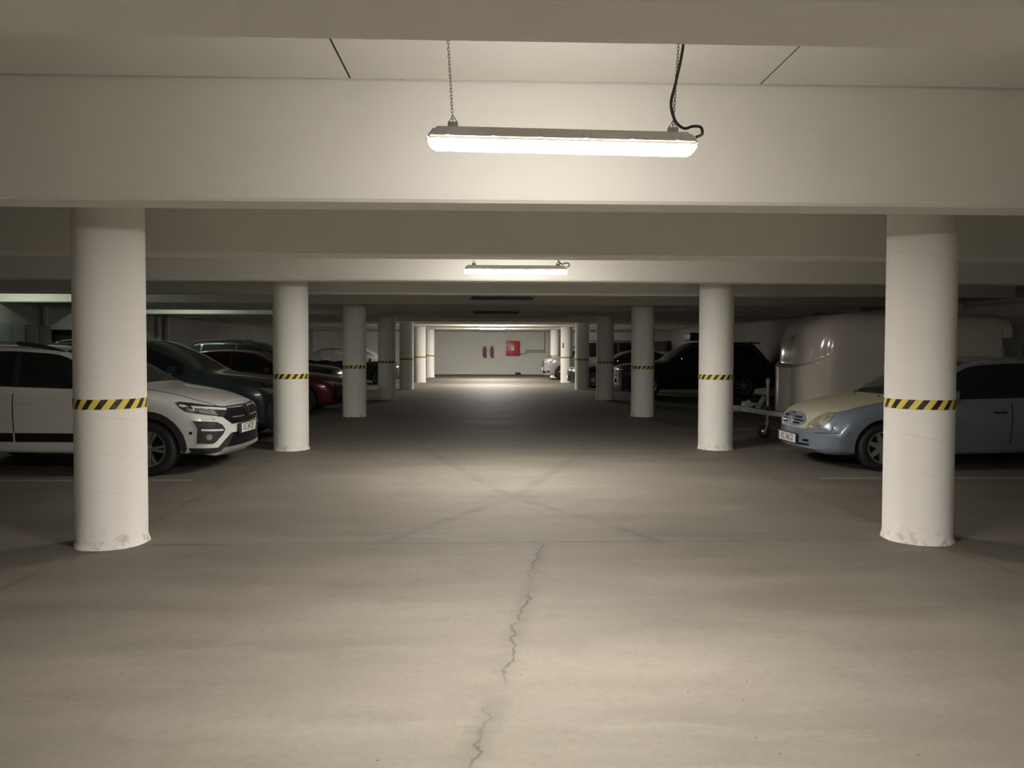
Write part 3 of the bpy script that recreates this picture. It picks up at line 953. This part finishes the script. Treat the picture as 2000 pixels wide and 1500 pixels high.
# front of the white crossover
def sym(h): return h + [(-y, z) for y, z in h[::-1]]
g = c.decal('grille', sym([(.0, .797), (.43, .797), (.50, .726), (.577, .678), (.40, .578), (.0, .578)][1:-1]), 'front', M['mesh_black'], .006)[0]
for z, y0, y1 in ((.775, .10, .44), (.66, .10, .40)):
    for sg in (1, -1):
        c.decal('grille_bar', [(sg * y0, z - .010), (sg * y1, z - .004), (sg * y1, z + .010), (sg * y0, z + .004)], 'front', M['silver_trim'], .012, g)
for sg in (1, -1):
    c.decal('emblem_link', [(sg * .085, .785), (sg * .055, .785), (sg * .004, .672), (sg * .004, .645), (sg * .03, .655)], 'front', M['chrome'], .020, g, grid=.03)
hl = c.decal('headlamp', [(.884, .862), (.834, .873), (.683, .853), (.5, .82), (.298, .79), (.308, .726), (.354, .678), (.513, .711), (.659, .737), (.781, .763), (.845, .811)], 60, M['lamp_dark'], .006, mirror=True)
for h, sg in zip(hl, (1, -1)):
    # running light and two reflectors inside each lamp
    for nm, pl, mt in (('light_strip', [(.72, .820), (.504, .800), (.302, .772), (.305, .752), (.507, .778), (.70, .800)], 'drl'),
                       ('reflector', [(.78, .80), (.72, .79), (.66, .75), (.75, .765)], 'lamp_glass'), ('reflector', [(.64, .785), (.47, .765), (.42, .705), (.52, .722), (.63, .745)], 'lamp_glass')):
        half(c, nm, pl, 60, M[mt], .010, h, sg)
ft = c.decal('fog_trim', [(.705, .655), (.439, .628), (.366, .585), (.329, .525), (.356, .474), (.451, .389), (.48, .372), (.662, .387), (.653, .559)], 60, M['black_plastic'], .010, mirror=True)
for h, sg in zip(ft, (1, -1)):
    half(c, 'fog_strip', [(.613, .556), (.361, .534), (.361, .512), (.613, .534)], 60, M['drl'], .016, h, sg)
    half(c, 'fog_lamp', [(.53 + .035 * math.cos(PI * i / 6), .455 + .035 * math.sin(PI * i / 6)) for i in range(12)], 60, M['lamp_glass'], .016, h, sg, .02)
c.decal('lower_grille', sym([(.41, .470), (.60, .318), (.48, .300)]), 'front', M['mesh_black'], .007)
c.decal('bumper_corner', [(.744, .329), (.415, .318), (.30, .42), (.235, .47), (.22, .44), (.30, .31), (.43, .262), (.55, .255), (.745, .26)], 60, M['black_plastic'], .010, mirror=True)
c.decal('skid_plate', sym([(.58, .305), (.63, .262)]), 'front', M['silver_trim'], .016)
c.decal('parking_sensor', [(.727 + .02 * math.cos(PI * i / 5), .509 + .02 * math.sin(PI * i / 5)) for i in range(10)], 60, M['ink'], .004, mirror=True, grid=.02)
A = [.16 + .92 * i / 8 for i in range(9)]
c.decal('bonnet', [(q, min(.64, .46 + q * .5)) for q in A] + [(q, -min(.64, .46 + q * .5)) for q in A[::-1]], 'top', c.paint, .004, grid=.1)
c.strip('bonnet_seam', [(q, min(.645, .465 + q * .5)) for q in A], .008, 'top', M['gap'], .0045, mirror=True)
for wx in sp['wheels']: arch_trim(c, wx, M['black_plastic'], sp['tyre'] + .045, sp['tyre'] + .125)
c.doors([1.40, 2.44, 3.36], .52, .96, .86)
c.strip('window_pillar', [(2.44, c.f['belt'](2.44) + .02), (2.50, c.f['zr'](2.5) - .02)], .07, 'side', M['black_plastic'], .007, mirror=True)
c.decal('door_moulding', [(1.42, .40), (2.425, .40), (2.425, .505), (1.42, .505)], 'side', M['gloss_black'], .010, mirror=True, grid=.12)
c.decal('door_moulding', [(2.455, .40), (3.1, .40), (3.02, .505), (2.455, .505)], 'side', M['gloss_black'], .010, mirror=True, grid=.12)
roof_rails(c, 2.50, 3.5, M['silver_trim'], .055)
for sg in (1, -1):
    P_ = []
    for q, dz in ((1.98, .0), (2.12, .012), (2.30, .035), (2.56, .052)):
        y_ = c.f['rw'](q) * .93; h_ = c.bvh.ray_cast(Vector((-q, sg * y_, 4)), Vector((0, 0, -1))); P_.append((-q, sg * y_, h_[0].z + dz))
    bm = bmesh.new(); tube(bm, curve_pts(P_, 4), [.012 + .014 * min(1, i / 6) for i in range(13)], 8); from_bm('rail_foot', bm, M['black_plastic'], c.root, 50)
c.plate(.508, 'KE 247OP', .02, -.02)
c.place(-3.37, 9.97, 1, 'white crossover hatchback with black wheel arches and roof rails', 'car', None, rz=math.radians(-3))

# -- light blue hatchback with a cream bonnet
sp = spec(4.19, .852, 1.43, 'p_lightblue', .298, .82, 2.54, .70, .93, 1.22, 2.10, 3.25, 4.02, .86, .93, .92, sill=.20, rwk=.70, nose_top=.52, bow=.34, zn=.24)
c = xsara = Car('hatchback_car', sp)
auto_parts(c, sp, 1.22, 2.10, 3.25, 4.02, None, hl=None, grille=None, low=None, fog=False, wheel=('seven', 'silver_trim', .20), w0=.30)
# front of the light blue hatchback
nose = c.decal('bonnet_nose', sym([(.505, .712), (.487, .685), (.434, .628), (.382, .557), (.355, .492)]), 'front', M['p_cream'], .005)[0]
A = [.13 + 1.07 * i / 10 for i in range(11)]
by = lambda q: min(.652, .655 - max(0, .42 - q) * .62)
c.decal('bonnet', [(q, by(q)) for q in A] + [(q, -by(q)) for q in A[::-1]], 'top', M['p_cream'], .005, grid=.09)
g = c.decal('grille', sym([(.10, .682), (.20, .677), (.285, .645), (.33, .60), (.335, .575), (.28, .532), (.20, .513), (.08, .508)]), 'front', M['p_lightblue'], .012)[0]
for z, y0, y1 in ((.625, .09, .25), (.585, .09, .29), (.548, .07, .24)):
    n_ = 3
    for sg in (1, -1):
        for i in range(n_):
            a_, b_ = y0 + (y1 - y0) * i / n_ + .006, y0 + (y1 - y0) * (i + 1) / n_ - .006
            c.decal('grille_slot', [(sg * a_, z - .012), (sg * b_, z - .012), (sg * b_, z + .010), (sg * a_, z + .010)], 'front', M['mesh_black'], .0145, g)
for dz in (0, .05):
    for sg in (1, -1):
        c.decal('chevron', [(sg * .002, .610 + dz), (sg * .075, .560 + dz), (sg * .075, .575 + dz), (sg * .002, .630 + dz)], 'front', M['chrome'], .022, g, grid=.03)
hl = c.decal('headlamp', [(.221, .492), (.252, .557), (.322, .628), (.419, .685), (.506, .716), (.565, .716), (.552, .673), (.505, .608), (.445, .553), (.376, .505), (.297, .487)], 60, M['lamp_yellow'], .008, mirror=True)
for h, sg in zip(hl, (1, -1)):
    half(c, 'reflector', [(.36 + .05 * math.cos(PI * i / 7), .555 + .035 * math.sin(PI * i / 7)) for i in range(14)], 60, M['lamp_glass'], .0125, h, sg, .025)
    half(c, 'reflector', [(.45, .625), (.54, .665), (.53, .69), (.43, .65)], 60, M['lamp_glass'], .0125, h, sg, .04)
for sg in (1, -1):
    c.decal('air_slot', [(sg * .30, .320), (sg * .40, .322), (sg * .395, .355), (sg * .30, .353)], 'front', M['mesh_black'], .005)
    c.decal('air_slot', [(sg * .20, .270), (sg * .405, .274), (sg * .40, .300), (sg * .20, .296)], 'front', M['mesh_black'], .005)
c.decal('air_slot', sym([(.39, .255), (.33, .232)]), 'front', M['mesh_black'], .005)
c.strip('bumper_seam', [(.324, .447), (.40, .455), (.48, .459), (.62, .468), (.749, .473)], .009, 60, M['gap'], .004, mirror=True)
c.strip('bumper_rib', [(.26, .405), (.40, .412), (.56, .415), (.66, .42), (.70, .40)], .014, 60, c.paint, .010, mirror=True)
for sg in (1, -1):
    box_obj('washer_jet', (-1.06, sg * .30, c.f['zt'](1.06) + .004), (.03, .025, .018), M['ink'], c.root, .004)
    bm = bmesh.new()
    P_ = []
    for q, y in ((1.27, .10), (1.34, .30), (1.40, .52)) if sg > 0 else ((1.27, -.50), (1.32, -.25), (1.36, -.02)):
        h_ = c.bvh.ray_cast(Vector((-q, y, 4)), Vector((0, 0, -1))); P_.append(h_[0] + Vector((.01, 0, .018)))
    tube(bm, curve_pts(P_, 4), .010, 6); from_bm('wiper', bm, M['cable'], c.root, 50)
c.decal('scuttle', [(1.18, .58), (1.27, .60), (1.29, .3), (1.29, -.3), (1.27, -.60), (1.18, -.58)], 'top', M['black_plastic'], .008, grid=.1)
c.doors([1.42, 2.50, 3.35], .34, .84, .73, M['black_plastic'])
c.decal('side_moulding', [(1.44, .45), (2.48, .45), (2.48, .51), (1.44, .51)], 'side', M['p_lightblue'], .014, mirror=True, grid=.12)
c.decal('side_moulding', [(2.52, .45), (3.0, .45), (3.0, .51), (2.52, .51)], 'side', M['p_lightblue'], .014, mirror=True, grid=.12)
A = [2.12 + (3.22 - 2.12) * i / 6 for i in range(7)]
c.decal('roof_panel', [(q, c.f['rw'](q) * .97) for q in A] + [(q, -c.f['rw'](q) * .97) for q in A[::-1]], 'top', M['p_dustroof'], .003, grid=.12)
c.plate(.345, 'KS 246CD', .02, -.05)
c.place(3.79, 10.15, -1, 'light blue hatchback with a mismatched cream bonnet', 'car', None, rz=math.radians(3))

# -- dark teal off-roader next to the white crossover
sp = spec(4.50, .93, 1.68, 'p_teal', .345, .92, 2.67, .95, 1.13, 1.22, 2.25, 3.5, 4.32, 1.06, 1.16, 1.10, sill=.28, nose_top=.80, bow=.24)
c = Car('sport_utility_car', sp)
auto_parts(c, sp, 1.22, 2.25, 3.5, 4.32, [2.62, 3.5], hz=.82, seams=[1.50, 2.62, 3.55], hl='lamp_glass', wheel=('twin', 'dark_alloy', .235), grille=(.42, .62, .84))
for wx in sp['wheels']: arch_trim(c, wx, M['black_plastic'], sp['tyre'] + .045, sp['tyre'] + .10)
c.plate(.50)
c.place(-3.50, 12.98, 1, 'dark teal sport utility car parked behind the white crossover', 'car', None)

# -- dark red hatchback
sp = spec(4.20, .88, 1.47, 'p_red', .315, .86, 2.58, .78, .96, 1.20, 2.08, 3.2, 3.98, .90, .98, .95, sill=.20, nose_top=.62, bow=.26)
c = Car('hatchback_car', sp)
auto_parts(c, sp, 1.20, 2.08, 3.2, 3.98, [2.5, 3.2], hz=.70, seams=[1.45, 2.5, 3.4], hl='lamp_glass', wheel=('twin', 'dark_alloy', .215), grille=(.34, .48, .62))
c.plate(.42)
c.place(-3.62, 18.42, 1, 'dark red hatchback parked past the second pillar', 'car', None)

# -- graphite car with roof rails
sp = spec(4.60, .92, 1.70, 'p_grey', .345, .92, 2.70, .95, 1.10, 1.28, 2.25, 3.65, 4.42, 1.04, 1.12, 1.08, sill=.28, nose_top=.80, bow=.22)
c = Car('estate_car', sp)
auto_parts(c, sp, 1.28, 2.25, 3.65, 4.42, [2.65, 3.55], hz=.80, seams=[1.52, 2.65, 3.6], wheel=('five', 'dark_alloy', .23))
roof_rails(c, 2.5, 3.9, M['black_plastic'], .05, .02)
bm = bmesh.new(); tube(bm, [(-3.72, 0, 1.66), (-3.93, 0, 1.86)], [.006, .003], 6); from_bm('aerial', bm, M['cable'], c.root)
c.plate(.50)
c.place(-4.25, 21.2, 1, 'graphite car with black roof rails and aerial behind the red hatchback', 'car', None)

# -- dark car with a silver half cover
sp = spec(4.30, .89, 1.50, 'p_navy', .315, .80, 2.60, .84, 1.00, .72, 1.52, 3.1, 3.9, .92, .98, .99, sill=.20, nose_top=.66, bow=.26)
c = Car('saloon_car', sp)
auto_parts(c, sp, .72, 1.52, 3.1, 3.9, [2.1, 3.0], hz=.72, seams=[1.25, 2.2, 3.2], wheel=('five', 'dark_alloy', .20))
A = [.80 + .16 * i for i in range(19)]
c.decal('cover_flap', [(q, c.f['belt'](q) + .0 + .02 * math.sin(q * 9)) for q in A] + [(q, c.f['zr'](q) - .01) for q in A[::-1]], 'side', M['foil'], .022, mirror=True, grid=.10)
c.decal('cover_top', [(q, c.f['rw'](q) * .97) for q in A] + [(q, -c.f['rw'](q) * .97) for q in A[::-1]], 'top', M['foil'], .022, grid=.14)
c.decal('sill_strip', [(1.2, .20), (2.9, .20), (2.9, .235), (1.2, .235)], 'side', M['silver_trim'], .014, mirror=True, grid=.12)
c.plate(.42)
c.place(-3.85, 32.1, 1, 'dark saloon with crinkled silver half cover over its cabin', 'car', None)

# -- black off-roader
sp = spec(4.85, .97, 1.74, 'p_black', .37, .90, 2.93, .98, 1.14, 1.50, 2.45, 4.15, 4.74, 1.08, 1.16, 1.12, sill=.28, nose_top=.84, bow=.24)
c = Car('sport_utility_car', sp)
auto_parts(c, sp, 1.50, 2.45, 4.15, 4.74, [2.75, 3.7], hz=.86, seams=[1.62, 2.75, 3.8], wheel=('ten', 'alloy', .245), grille=(.40, .66, .88))
f = c.f
A = [1.82 + .28 * i for i in range(9)]
c.strip('window_trim', [(q, f['zr'](q) - .018) for q in A] + [(4.30, f['zr'](4.3) - .16), (4.26, f['belt'](4.2) + .06), (4.10, f['belt'](4.1) + .02)], .018, 'side', M['silver_trim'], .008, mirror=True)
bm = bmesh.new(); box(bm, (-4.28, 0, c.f['zt'](4.2) - .005), (.34, 1.20, .04), Matrix.Rotation(-.10, 4, 'Y'), .015); from_bm('roof_spoiler', bm, M['p_black'], c.root, 40)
c.decal('tail_lamp', [(4.52, .98), (4.76, .97), (4.76, 1.08), (4.60, 1.09)], 'side', M['tail_red'], .006, mirror=True)
bm = bmesh.new(); box(bm, (-4.83, 0, .50), (.22, 1.60, .24), None, .07); from_bm('rear_bumper', bm, M['black_plastic'], c.root, 40)
c.plate(.50)
c.place(3.72, 24.1, -1, 'black sport utility car with ten-spoke wheels and red tail lamp', 'car', None)

# -- black-blue saloon
sp = spec(4.70, .91, 1.44, 'p_navy', .325, .86, 2.82, .76, .97, 1.38, 2.25, 3.2, 4.1, .89, .97, 1.02, sill=.19, nose_top=.62, bow=.28)
c = Car('saloon_car', sp)
auto_parts(c, sp, 1.38, 2.25, 3.2, 4.1, [2.62, 3.5], hz=.68, hl='lamp_glass', seams=[1.55, 2.62, 3.6], wheel=('ten', 'alloy', .23), grille=(.34, .44, .62))
c.plate(.40)
c.place(2.86, 29.75, -1, 'black-blue saloon with bright ten-spoke wheels near the silver van', 'car', None)

# -- silver van
sp = spec(5.10, .96, 1.90, 'p_silver', .335, .90, 3.20, 1.02, 1.16, 1.02, 1.95, 4.4, 5.0, 1.06, 1.08, 1.06, sill=.24, nose_top=.84, rwk=.80, bow=.34, roofdrop=.04)
c = Car('passenger_van', sp)
auto_parts(c, sp, 1.02, 1.95, 4.4, 5.0, [2.1, 3.5], hz=.86, hl='lamp_glass', seams=[1.25, 2.2, 3.6], grille=(.34, .62, .90), w1=.30, low=(.62, .30, .42))
c.plate(.50)
c.place(2.40, 36.85, -1, 'silver passenger van with dark side windows near the back wall', 'van', None)

# ------------------------------------------------------------------ fittings
# -- white horse trailer
def build_trailer():
    t = empty('horse_trailer')
    # local frame: nose at x=0 facing +x, body to x=-3.25; width 1.76
    hw, L, N = .90, 3.20, 96
    def outline(z):
        # plan of the shell at height z, from the nose round to the tail; the ledge on the nose climbs towards the sides
        pts = []
        rx, ry = .62, .66            # round of the two front corners
        for i in range(25):
            a = PI / 2 * i / 24
            ca, sa = math.cos(a) ** .85, math.sin(a) ** .85
            ledge = 1.20 + .46 * rx * (1 - ca); top = 2.10
            fade = max(0, 1 - (1 - ca) * 1.0)
            if z < ledge: back = .0
            elif z < ledge + .07: k = (z - ledge) / .07; back = .085 * (k * k * (3 - 2 * k)) * fade
            else: back = (.085 + .17 * max(0, (z - ledge - .07) / (top - ledge - .07)) ** 2) * fade
            pts.append((-back - rx + rx * ca, (hw - ry) + ry * sa - back * .25 * (1 - ca)))
        pts.append((-L + .03, hw)); pts.append((-L, hw - .03))
        return pts
    bm = bmesh.new(); rings = []
    zs = [.40, .42, .5, .7, .9, 1.1] + [1.18 + .02 * i for i in range(20)] + [1.66, 1.76]
    lv = [(z, 0) for z in zs]
    for i in range(1, 11):
        a = PI / 2 * i / 10; lv.append((1.76 + .34 * math.sin(a), .55 * (1 - math.cos(a))))
    for z, ins in lv:
        P = outline(z); ring = []
        half = [(x - ins * .95 * max(0, min(1, (x + 1.2) / 1.2)), y * (1 - ins * .62)) for x, y in P]
        full = half + [(x, -y) for x, y in half[::-1]]
        ring = [bm.verts.new((x, y, z)) for x, y in full]
        rings.append(ring)
    n = len(rings[0])
    for A, B in zip(rings, rings[1:]):
        for k in range(n):
            bm.faces.new((A[k], A[(k + 1) % n], B[(k + 1) % n], B[k]))
    for r in (rings[0], rings[-1]):
        for k in range(n // 2 - 1):
            a, b, c_, d = r[k], r[k + 1], r[n - 2 - k], r[n - 1 - k]
            bm.faces.new((a, b, c_, d))
    bmesh.ops.remove_doubles(bm, verts=bm.verts[:], dist=.0005)
    bmesh.ops.recalc_face_normals(bm, faces=bm.faces[:])
    bvh = BVHTree.FromBMesh(bm)
    from_bm('shell', bm, M['grp_white'], t, 30)
    # rear roof lip and tail frame
    bm = bmesh.new(); prev = None
    for i in range(-8, 9):
        a = PI / 2 * abs(i) / 8
        # arch over the tail, following the roof
        y = math.copysign(hw * (1 - .55 * (1 - math.sin(a)) * .62), i) * math.sin(a) ** .55 if i else 0.0
        z = 1.76 + .34 * math.cos(a) ** .6 + .015
        ring = [bm.verts.new((x, y * 1.01, z + dz)) for x, dz in ((-L + .02, 0), (-L - .13, 0), (-L - .13, -.07), (-L + .02, -.07))]
        if prev:
            for k in range(4): bm.faces.new((prev[k], prev[(k + 1) % 4], ring[(k + 1) % 4], ring[k]))
        else: bm.faces.new(ring)
        prev = ring
    bm.faces.new(prev[::-1])
    from_bm('roof_lip', bm, M['grp_white'], t, 40)
    box_obj('tail_ramp', (-L - .02, 0, 1.0), (.05, 1.70, 1.15), M['grp_white'], t, .01)
    bm = bmesh.new(); box(bm, (-1.75, 0, .36), (2.9, 1.6, .10)); from_bm('chassis', bm, M['galv'], t)
    for sg in (1, -1):
        for q in (1.75, 2.45):
            bm = bmesh.new()
            lathe(bm, [(.17, sg * .99), (.30, sg * 1.0), (.315, sg * .97), (.315, sg * .83), (.30, sg * .82), (.17, sg * .83)], 32, 'Y', (-q, 0, .315), closed=True)
            ty = from_bm('tyre', bm, M['rubber'], t, 40)
            bm = bmesh.new(); lathe(bm, [(.175, sg * .97), (.165, sg * .98), (.06, sg * .95), (.01, sg * .96)], 28, 'Y', (-q, 0, .315)); from_bm('rim', bm, M['silver_trim'], ty, 40)
        bm = bmesh.new()
        pts = [(-1.30, .40), (-1.36, .62), (-1.55, .72), (-2.65, .72), (-2.84, .62), (-2.90, .40)]
        A = [bm.verts.new((x, sg * .88, z)) for x, z in pts]; B = [bm.verts.new((x, sg * 1.04, z)) for x, z in pts]
        for i in range(len(pts) - 1): bm.faces.new((A[i], A[i + 1], B[i + 1], B[i]))
        r = bmesh.ops.solidify(bm, geom=bm.faces[:], thickness=.02)
        from_bm('mudguard', bm, M['black_plastic'], t, 40)
    # drawbar, coupling and jockey wheel
    for sg in (1, -1):
        bm = bmesh.new()
        P = [(-.9, sg * .42, .40), (-.1, sg * .26, .40), (.20, sg * .13, .42), (.75, sg * .05, .50)]
        tube(bm, curve_pts(P, 5), .055, 4); from_bm('drawbar', bm, M['galv'], t, 50)
    bm = bmesh.new(); box(bm, (.78, 0, .505), (.30, .10, .10), None, .02); box(bm, (.64, 0, .56), (.16, .09, .14), Matrix.Rotation(.5, 4, 'Y'), .02)
    from_bm('coupling', bm, M['galv'], t, 40)
    bm = bmesh.new(); box(bm, (.55, 0, .58), (.34, .12, .05), Matrix.Rotation(-.12, 4, 'Y'), .01); box(bm, (.40, 0, .60), (.07, .05, .24), Matrix.Rotation(-.5, 4, 'Y'), .01)
    from_bm('handbrake', bm, M['galv'], t, 40)
    bm = bmesh.new(); tube(bm, [(.32, .10, .24), (.32, .10, .94)], .026, 16); tube(bm, [(.32, .10, .93), (.32, .10, 1.02)], .034, 16)
    mast = from_bm('jockey_mast', bm, M['galv'], t, 40)
    bm = bmesh.new(); box(bm, (.32, .08, .50), (.09, .10, .10), None, .015); from_bm('jockey_clamp', bm, M['black_plastic'], t, 40)
    bm = bmesh.new(); lathe(bm, [(.055, -.035), (.09, -.04), (.11, -.03), (.115, 0), (.11, .03), (.09, .04), (.055, .035)], 28, 'Y', (.38, .10, .115), closed=True)
    jt = from_bm('jockey_tyre', bm, M['rubber'], t, 40)
    bm = bmesh.new(); lathe(bm, [(.06, -.02), (.06, .02), (.015, .035), (.015, -.035)], 20, 'Y', (.38, .10, .115), closed=True); from_bm('jockey_rim', bm, M['alloy'], jt, 40)
    for sg in (1, -1):
        bm = bmesh.new(); tube(bm, [(.38, .10 + sg * .05, .115), (.33, .10 + sg * .04, .27)], .012, 6); from_bm('jockey_fork', bm, M['galv'], mast, 40)
    # winged emblem on the nose, cut as flat print that follows the shell
    def mark(poly, nm='emblem'):
        verts = [Vector(p) for p in poly]
        V, E_, F, *_ = delaunay_2d_cdt(verts, [(i, (i + 1) % len(verts)) for i in range(len(verts))], [list(range(len(verts)))], 1, 1e-6)
        bm = bmesh.new(); vs = []
        for u, v in V:
            h = bvh.ray_cast(Vector((2, u, v)), Vector((-1, 0, 0))); vs.append(bm.verts.new(h[0] + Vector((.004, 0, 0))))
        for f_ in F: bm.faces.new([vs[i] for i in f_])
        return from_bm(nm, bm, M['ink'], t)
    cy, cz = -.04, 1.60
    outer = [(cy + .115 * math.cos(a), cz + .115 * math.sin(a)) for a in [math.radians(-150 + 300 * i / 24) for i in range(25)]]
    inner = [(cy + .072 * math.cos(a), cz + .072 * math.sin(a)) for a in [math.radians(-150 + 300 * i / 24) for i in range(25)]]
    mark([(2 * cy - x, y) for x, y in outer + inner[::-1]])
    for i in range(5):
        z = cz - .07 + i * .042; ln = .05 + i * .022
        mark([(cy - .05, z), (cy + .03 + ln * .6, z + .015), (cy + .05 + ln, z + .085), (cy + .02 + ln * .4, z + .062)])
    mark([(cy + .02, cz - .22), (cy + .07, cz - .22), (cy + .07, cz - .19), (cy + .02, cz - .19)])
    t.location = (4.80, 12.95, 0); t.rotation_euler = (0, 0, PI)
    tag(t, 'white horse trailer with rounded nose standing on a jockey wheel', 'trailer')
build_trailer()

# -- fire point on the back wall
def extinguisher(x, label):
    t = empty('fire_extinguisher', (x, YB - .14, .95))
    bm = bmesh.new(); lathe(bm, [(.075, 0), (.085, .02), (.085, .17)], 24); lathe(bm, [(.085, .42), (.085, .47), (.07, .52), (.03, .555), (.03, .57)], 24); lathe(bm, [(.0835, .165), (.0835, .425)], 24)
    cyl = from_bm('cylinder', bm, M['fire_red'], t, 40); cyl['kind'] = 'part'
    del cyl['kind']
    bm = bmesh.new(); lathe(bm, [(.084, .17), (.087, .17), (.087, .42), (.084, .42)], 24, closed=True); from_bm('label_band', bm, M['label_blue'], t, 40)
    bm = bmesh.new(); box(bm, (0, 0, .60), (.05, .05, .06), None, .008); from_bm('valve', bm, M['black_plastic'], t, 40)
    bm = bmesh.new(); box(bm, (.05, 0, .66), (.16, .025, .02), Matrix.Rotation(-.5, 4, 'Y'), .004); from_bm('lever', bm, M['fire_red'], t, 40)
    bm = bmesh.new(); tube(bm, curve_pts([(-.02, -.01, .60), (-.09, -.03, .58), (-.135, -.03, .42), (-.13, -.03, .22), (-.10, -.03, .10)], 5), .016, 8); from_bm('hose', bm, M['cable'], t, 50)
    bm = bmesh.new(); box(bm, (0, .10, .45), (.12, .06, .06)); from_bm('wall_bracket', bm, M['black_plastic'], t)
    tag(t, label, 'extinguisher', 'fire extinguishers on the back wall')
extinguisher(-.38, 'red fire extinguisher with blue label, hung farther from the red cabinet')
extinguisher(.02, 'red fire extinguisher with blue label, hung closer to the red cabinet')

t = empty('hydrant_cabinet', (1.175, YB - .02, 1.07))
bm = bmesh.new(); box(bm, (0, -.10, .40), (.76, .20, .80), None, .012); from_bm('case', bm, M['fire_red'], t, 40)
d = box_obj('door', (0, -.205, .40), (.72, .015, .75), M['fire_red'], t, .004)
box_obj('sign', (-.02, -.2145, .43), (.17, .004, .26), M['sign_white'], d)
bm = bmesh.new(); lathe(bm, [(.055, -.2185), (.055, -.2165), (.03, -.2165), (.03, -.2185)], 20, 'Y', (-.02, 0, .49), closed=True); from_bm('hose_symbol', bm, M['fire_red'], d)
box_obj('lock', (-.31, -.216, .44), (.05, .012, .07), M['cable'], d)
bm = bmesh.new(); box(bm, (0, -.10, .81), (.62, .14, .03), None, .008); from_bm('top_flange', bm, M['fire_red'], t, 40)
tag(t, 'red hose cabinet with white sign on the back wall', 'cabinet')

def pipe_thing(name, paths, r, mat, label, cat='pipe'):
    root = empty(name, paths[0][0])
    o0 = Vector(paths[0][0])
    for P in paths:
        bm = bmesh.new(); tube(bm, [Vector(p) - o0 for p in P], r, 8); from_bm('pipe_run', bm, mat, root, 50)
    tag(root, label, cat)
    return root
pipe_thing('conduit', [[(1.56, YB - .10, 1.17), (1.9, YB - .10, 1.17), (1.9, YB - .10, 1.27), (2.98, YB - .10, 1.27)], [(1.9, YB - .10, 1.36), (2.98, YB - .10, 1.36)], [(2.98, YB - .10, 1.22), (2.98, YB - .10, 2.40)]],
           .022, M['conduit'], 'thin grey conduit running from the red hose cabinet up the back wall')
box_obj('black_box', (1.46, YB - .25, .06), (.30, .14, .12), M['cable'], None, .02)
tag(bpy.data.objects['black_box'], 'small black box lying on the floor at the back wall', 'box')

# -- right wall
pipe_thing('cable_duct', [[(XR - .03, 9.0, 2.33), (XR - .03, 14.3, 2.33)], [(XR - .03, 14.3, 2.41), (XR - .03, 14.3, 2.26)]], .02, M['conduit'], 'dark conduit fixed high along the right wall above the trailer')
o = empty('wall_cabinet', (XR - .22, 39.2, 1.36))
box_obj('cabinet_body', (.1, 0, .25), (.22, 3.3, .50), M['locker'], o, .01)
for s_ in (-1, 1): box_obj('cabinet_door', (-.015, s_ * .82, .25), (.015, 1.60, .46), M['locker'], o, .004)
tag(o, 'long dark cabinet mounted on the right wall past the black off-roader', 'cabinet')
mw = Matrix.Translation((XR - .004, 12.75, 1.50)) @ Matrix(((0, 0, -1, 0), (-1, 0, 0, 0), (0, 1, 0, 0), (0, 0, 0, 1)))
text_mesh('bay_number', '4', .34, M['ink'], wall_right, mw, .002)

# -- left wall: lockers and pipes
def locker(y0, y1, h, mat, label):
    t = empty('storage_locker', (XL + .28, (y0 + y1) / 2, 0)); wd = y1 - y0
    box_obj('body', (-.02, 0, h / 2 + .03), (.50, wd - .02, h - .06), M[mat], t, .01)
    n = max(1, round(wd / .5))
    for i in range(n):
        d = box_obj('door', (.238, -wd / 2 + wd * (i + .5) / n, h / 2 + .04), (.02, wd / n - .03, h - .14), M[mat], t, .004)
        box_obj('handle', (.255, -wd / 2 + wd * (i + .5) / n + wd / n * .36, h / 2 + .1), (.02, .02, .12), M['steel'], d)
    for sx in (-.2, .18):
        for sy in (-1, 1): box_obj('foot', (sx, sy * (wd / 2 - .06), .02), (.05, .05, .04), M['black_plastic'], t)
    tag(t, label, 'locker', 'storage lockers along the left wall')
locker(14.9, 15.72, 1.98, 'locker_green', 'grey-green storage locker by the left wall, beside the black locker')
locker(15.75, 16.65, 1.96, 'locker', 'wide black storage locker between grey-green locker and white pipe')
locker(17.55, 18.45, 1.90, 'locker', 'black storage locker past the thin white pipe on left wall')
pipe_thing('drain_pipe', [[(XL + .06, 17.25, 0), (XL + .06, 17.25, 2.40)]], .05, M['pipe_white'], 'white drain pipe on left wall between the black lockers')
pipe_thing('drain_pipe', [[(XL + .08, 23.6, 0), (XL + .08, 23.6, 2.40)]], .075, M['pipe_white'], 'thicker white drain pipe on left wall behind the teal car')
pipe_thing('drain_pipe', [[(XL + .06, 23.05, 0), (XL + .06, 23.05, 2.40)]], .05, M['pipe_white'], 'thinner white drain pipe on left wall behind the teal car')

# -- black bundle strapped on the roof of the black off-roader
t = empty('roof_bundle', (6.32, 24.1, 1.735))
bm = bmesh.new(); box(bm, (0, 0, .14), (.60, .80, .24), None, .06); from_bm('bag', bm, M['cable'], t, 40)
for dx in (-.16, .16):
    bm = bmesh.new(); box(bm, (dx, 0, .14), (.035, .82, .255), None, .06); from_bm('strap', bm, M['black_plastic'], t, 40)
tag(t, 'black strapped bundle lying on the roof of the black off-roader', 'bag')
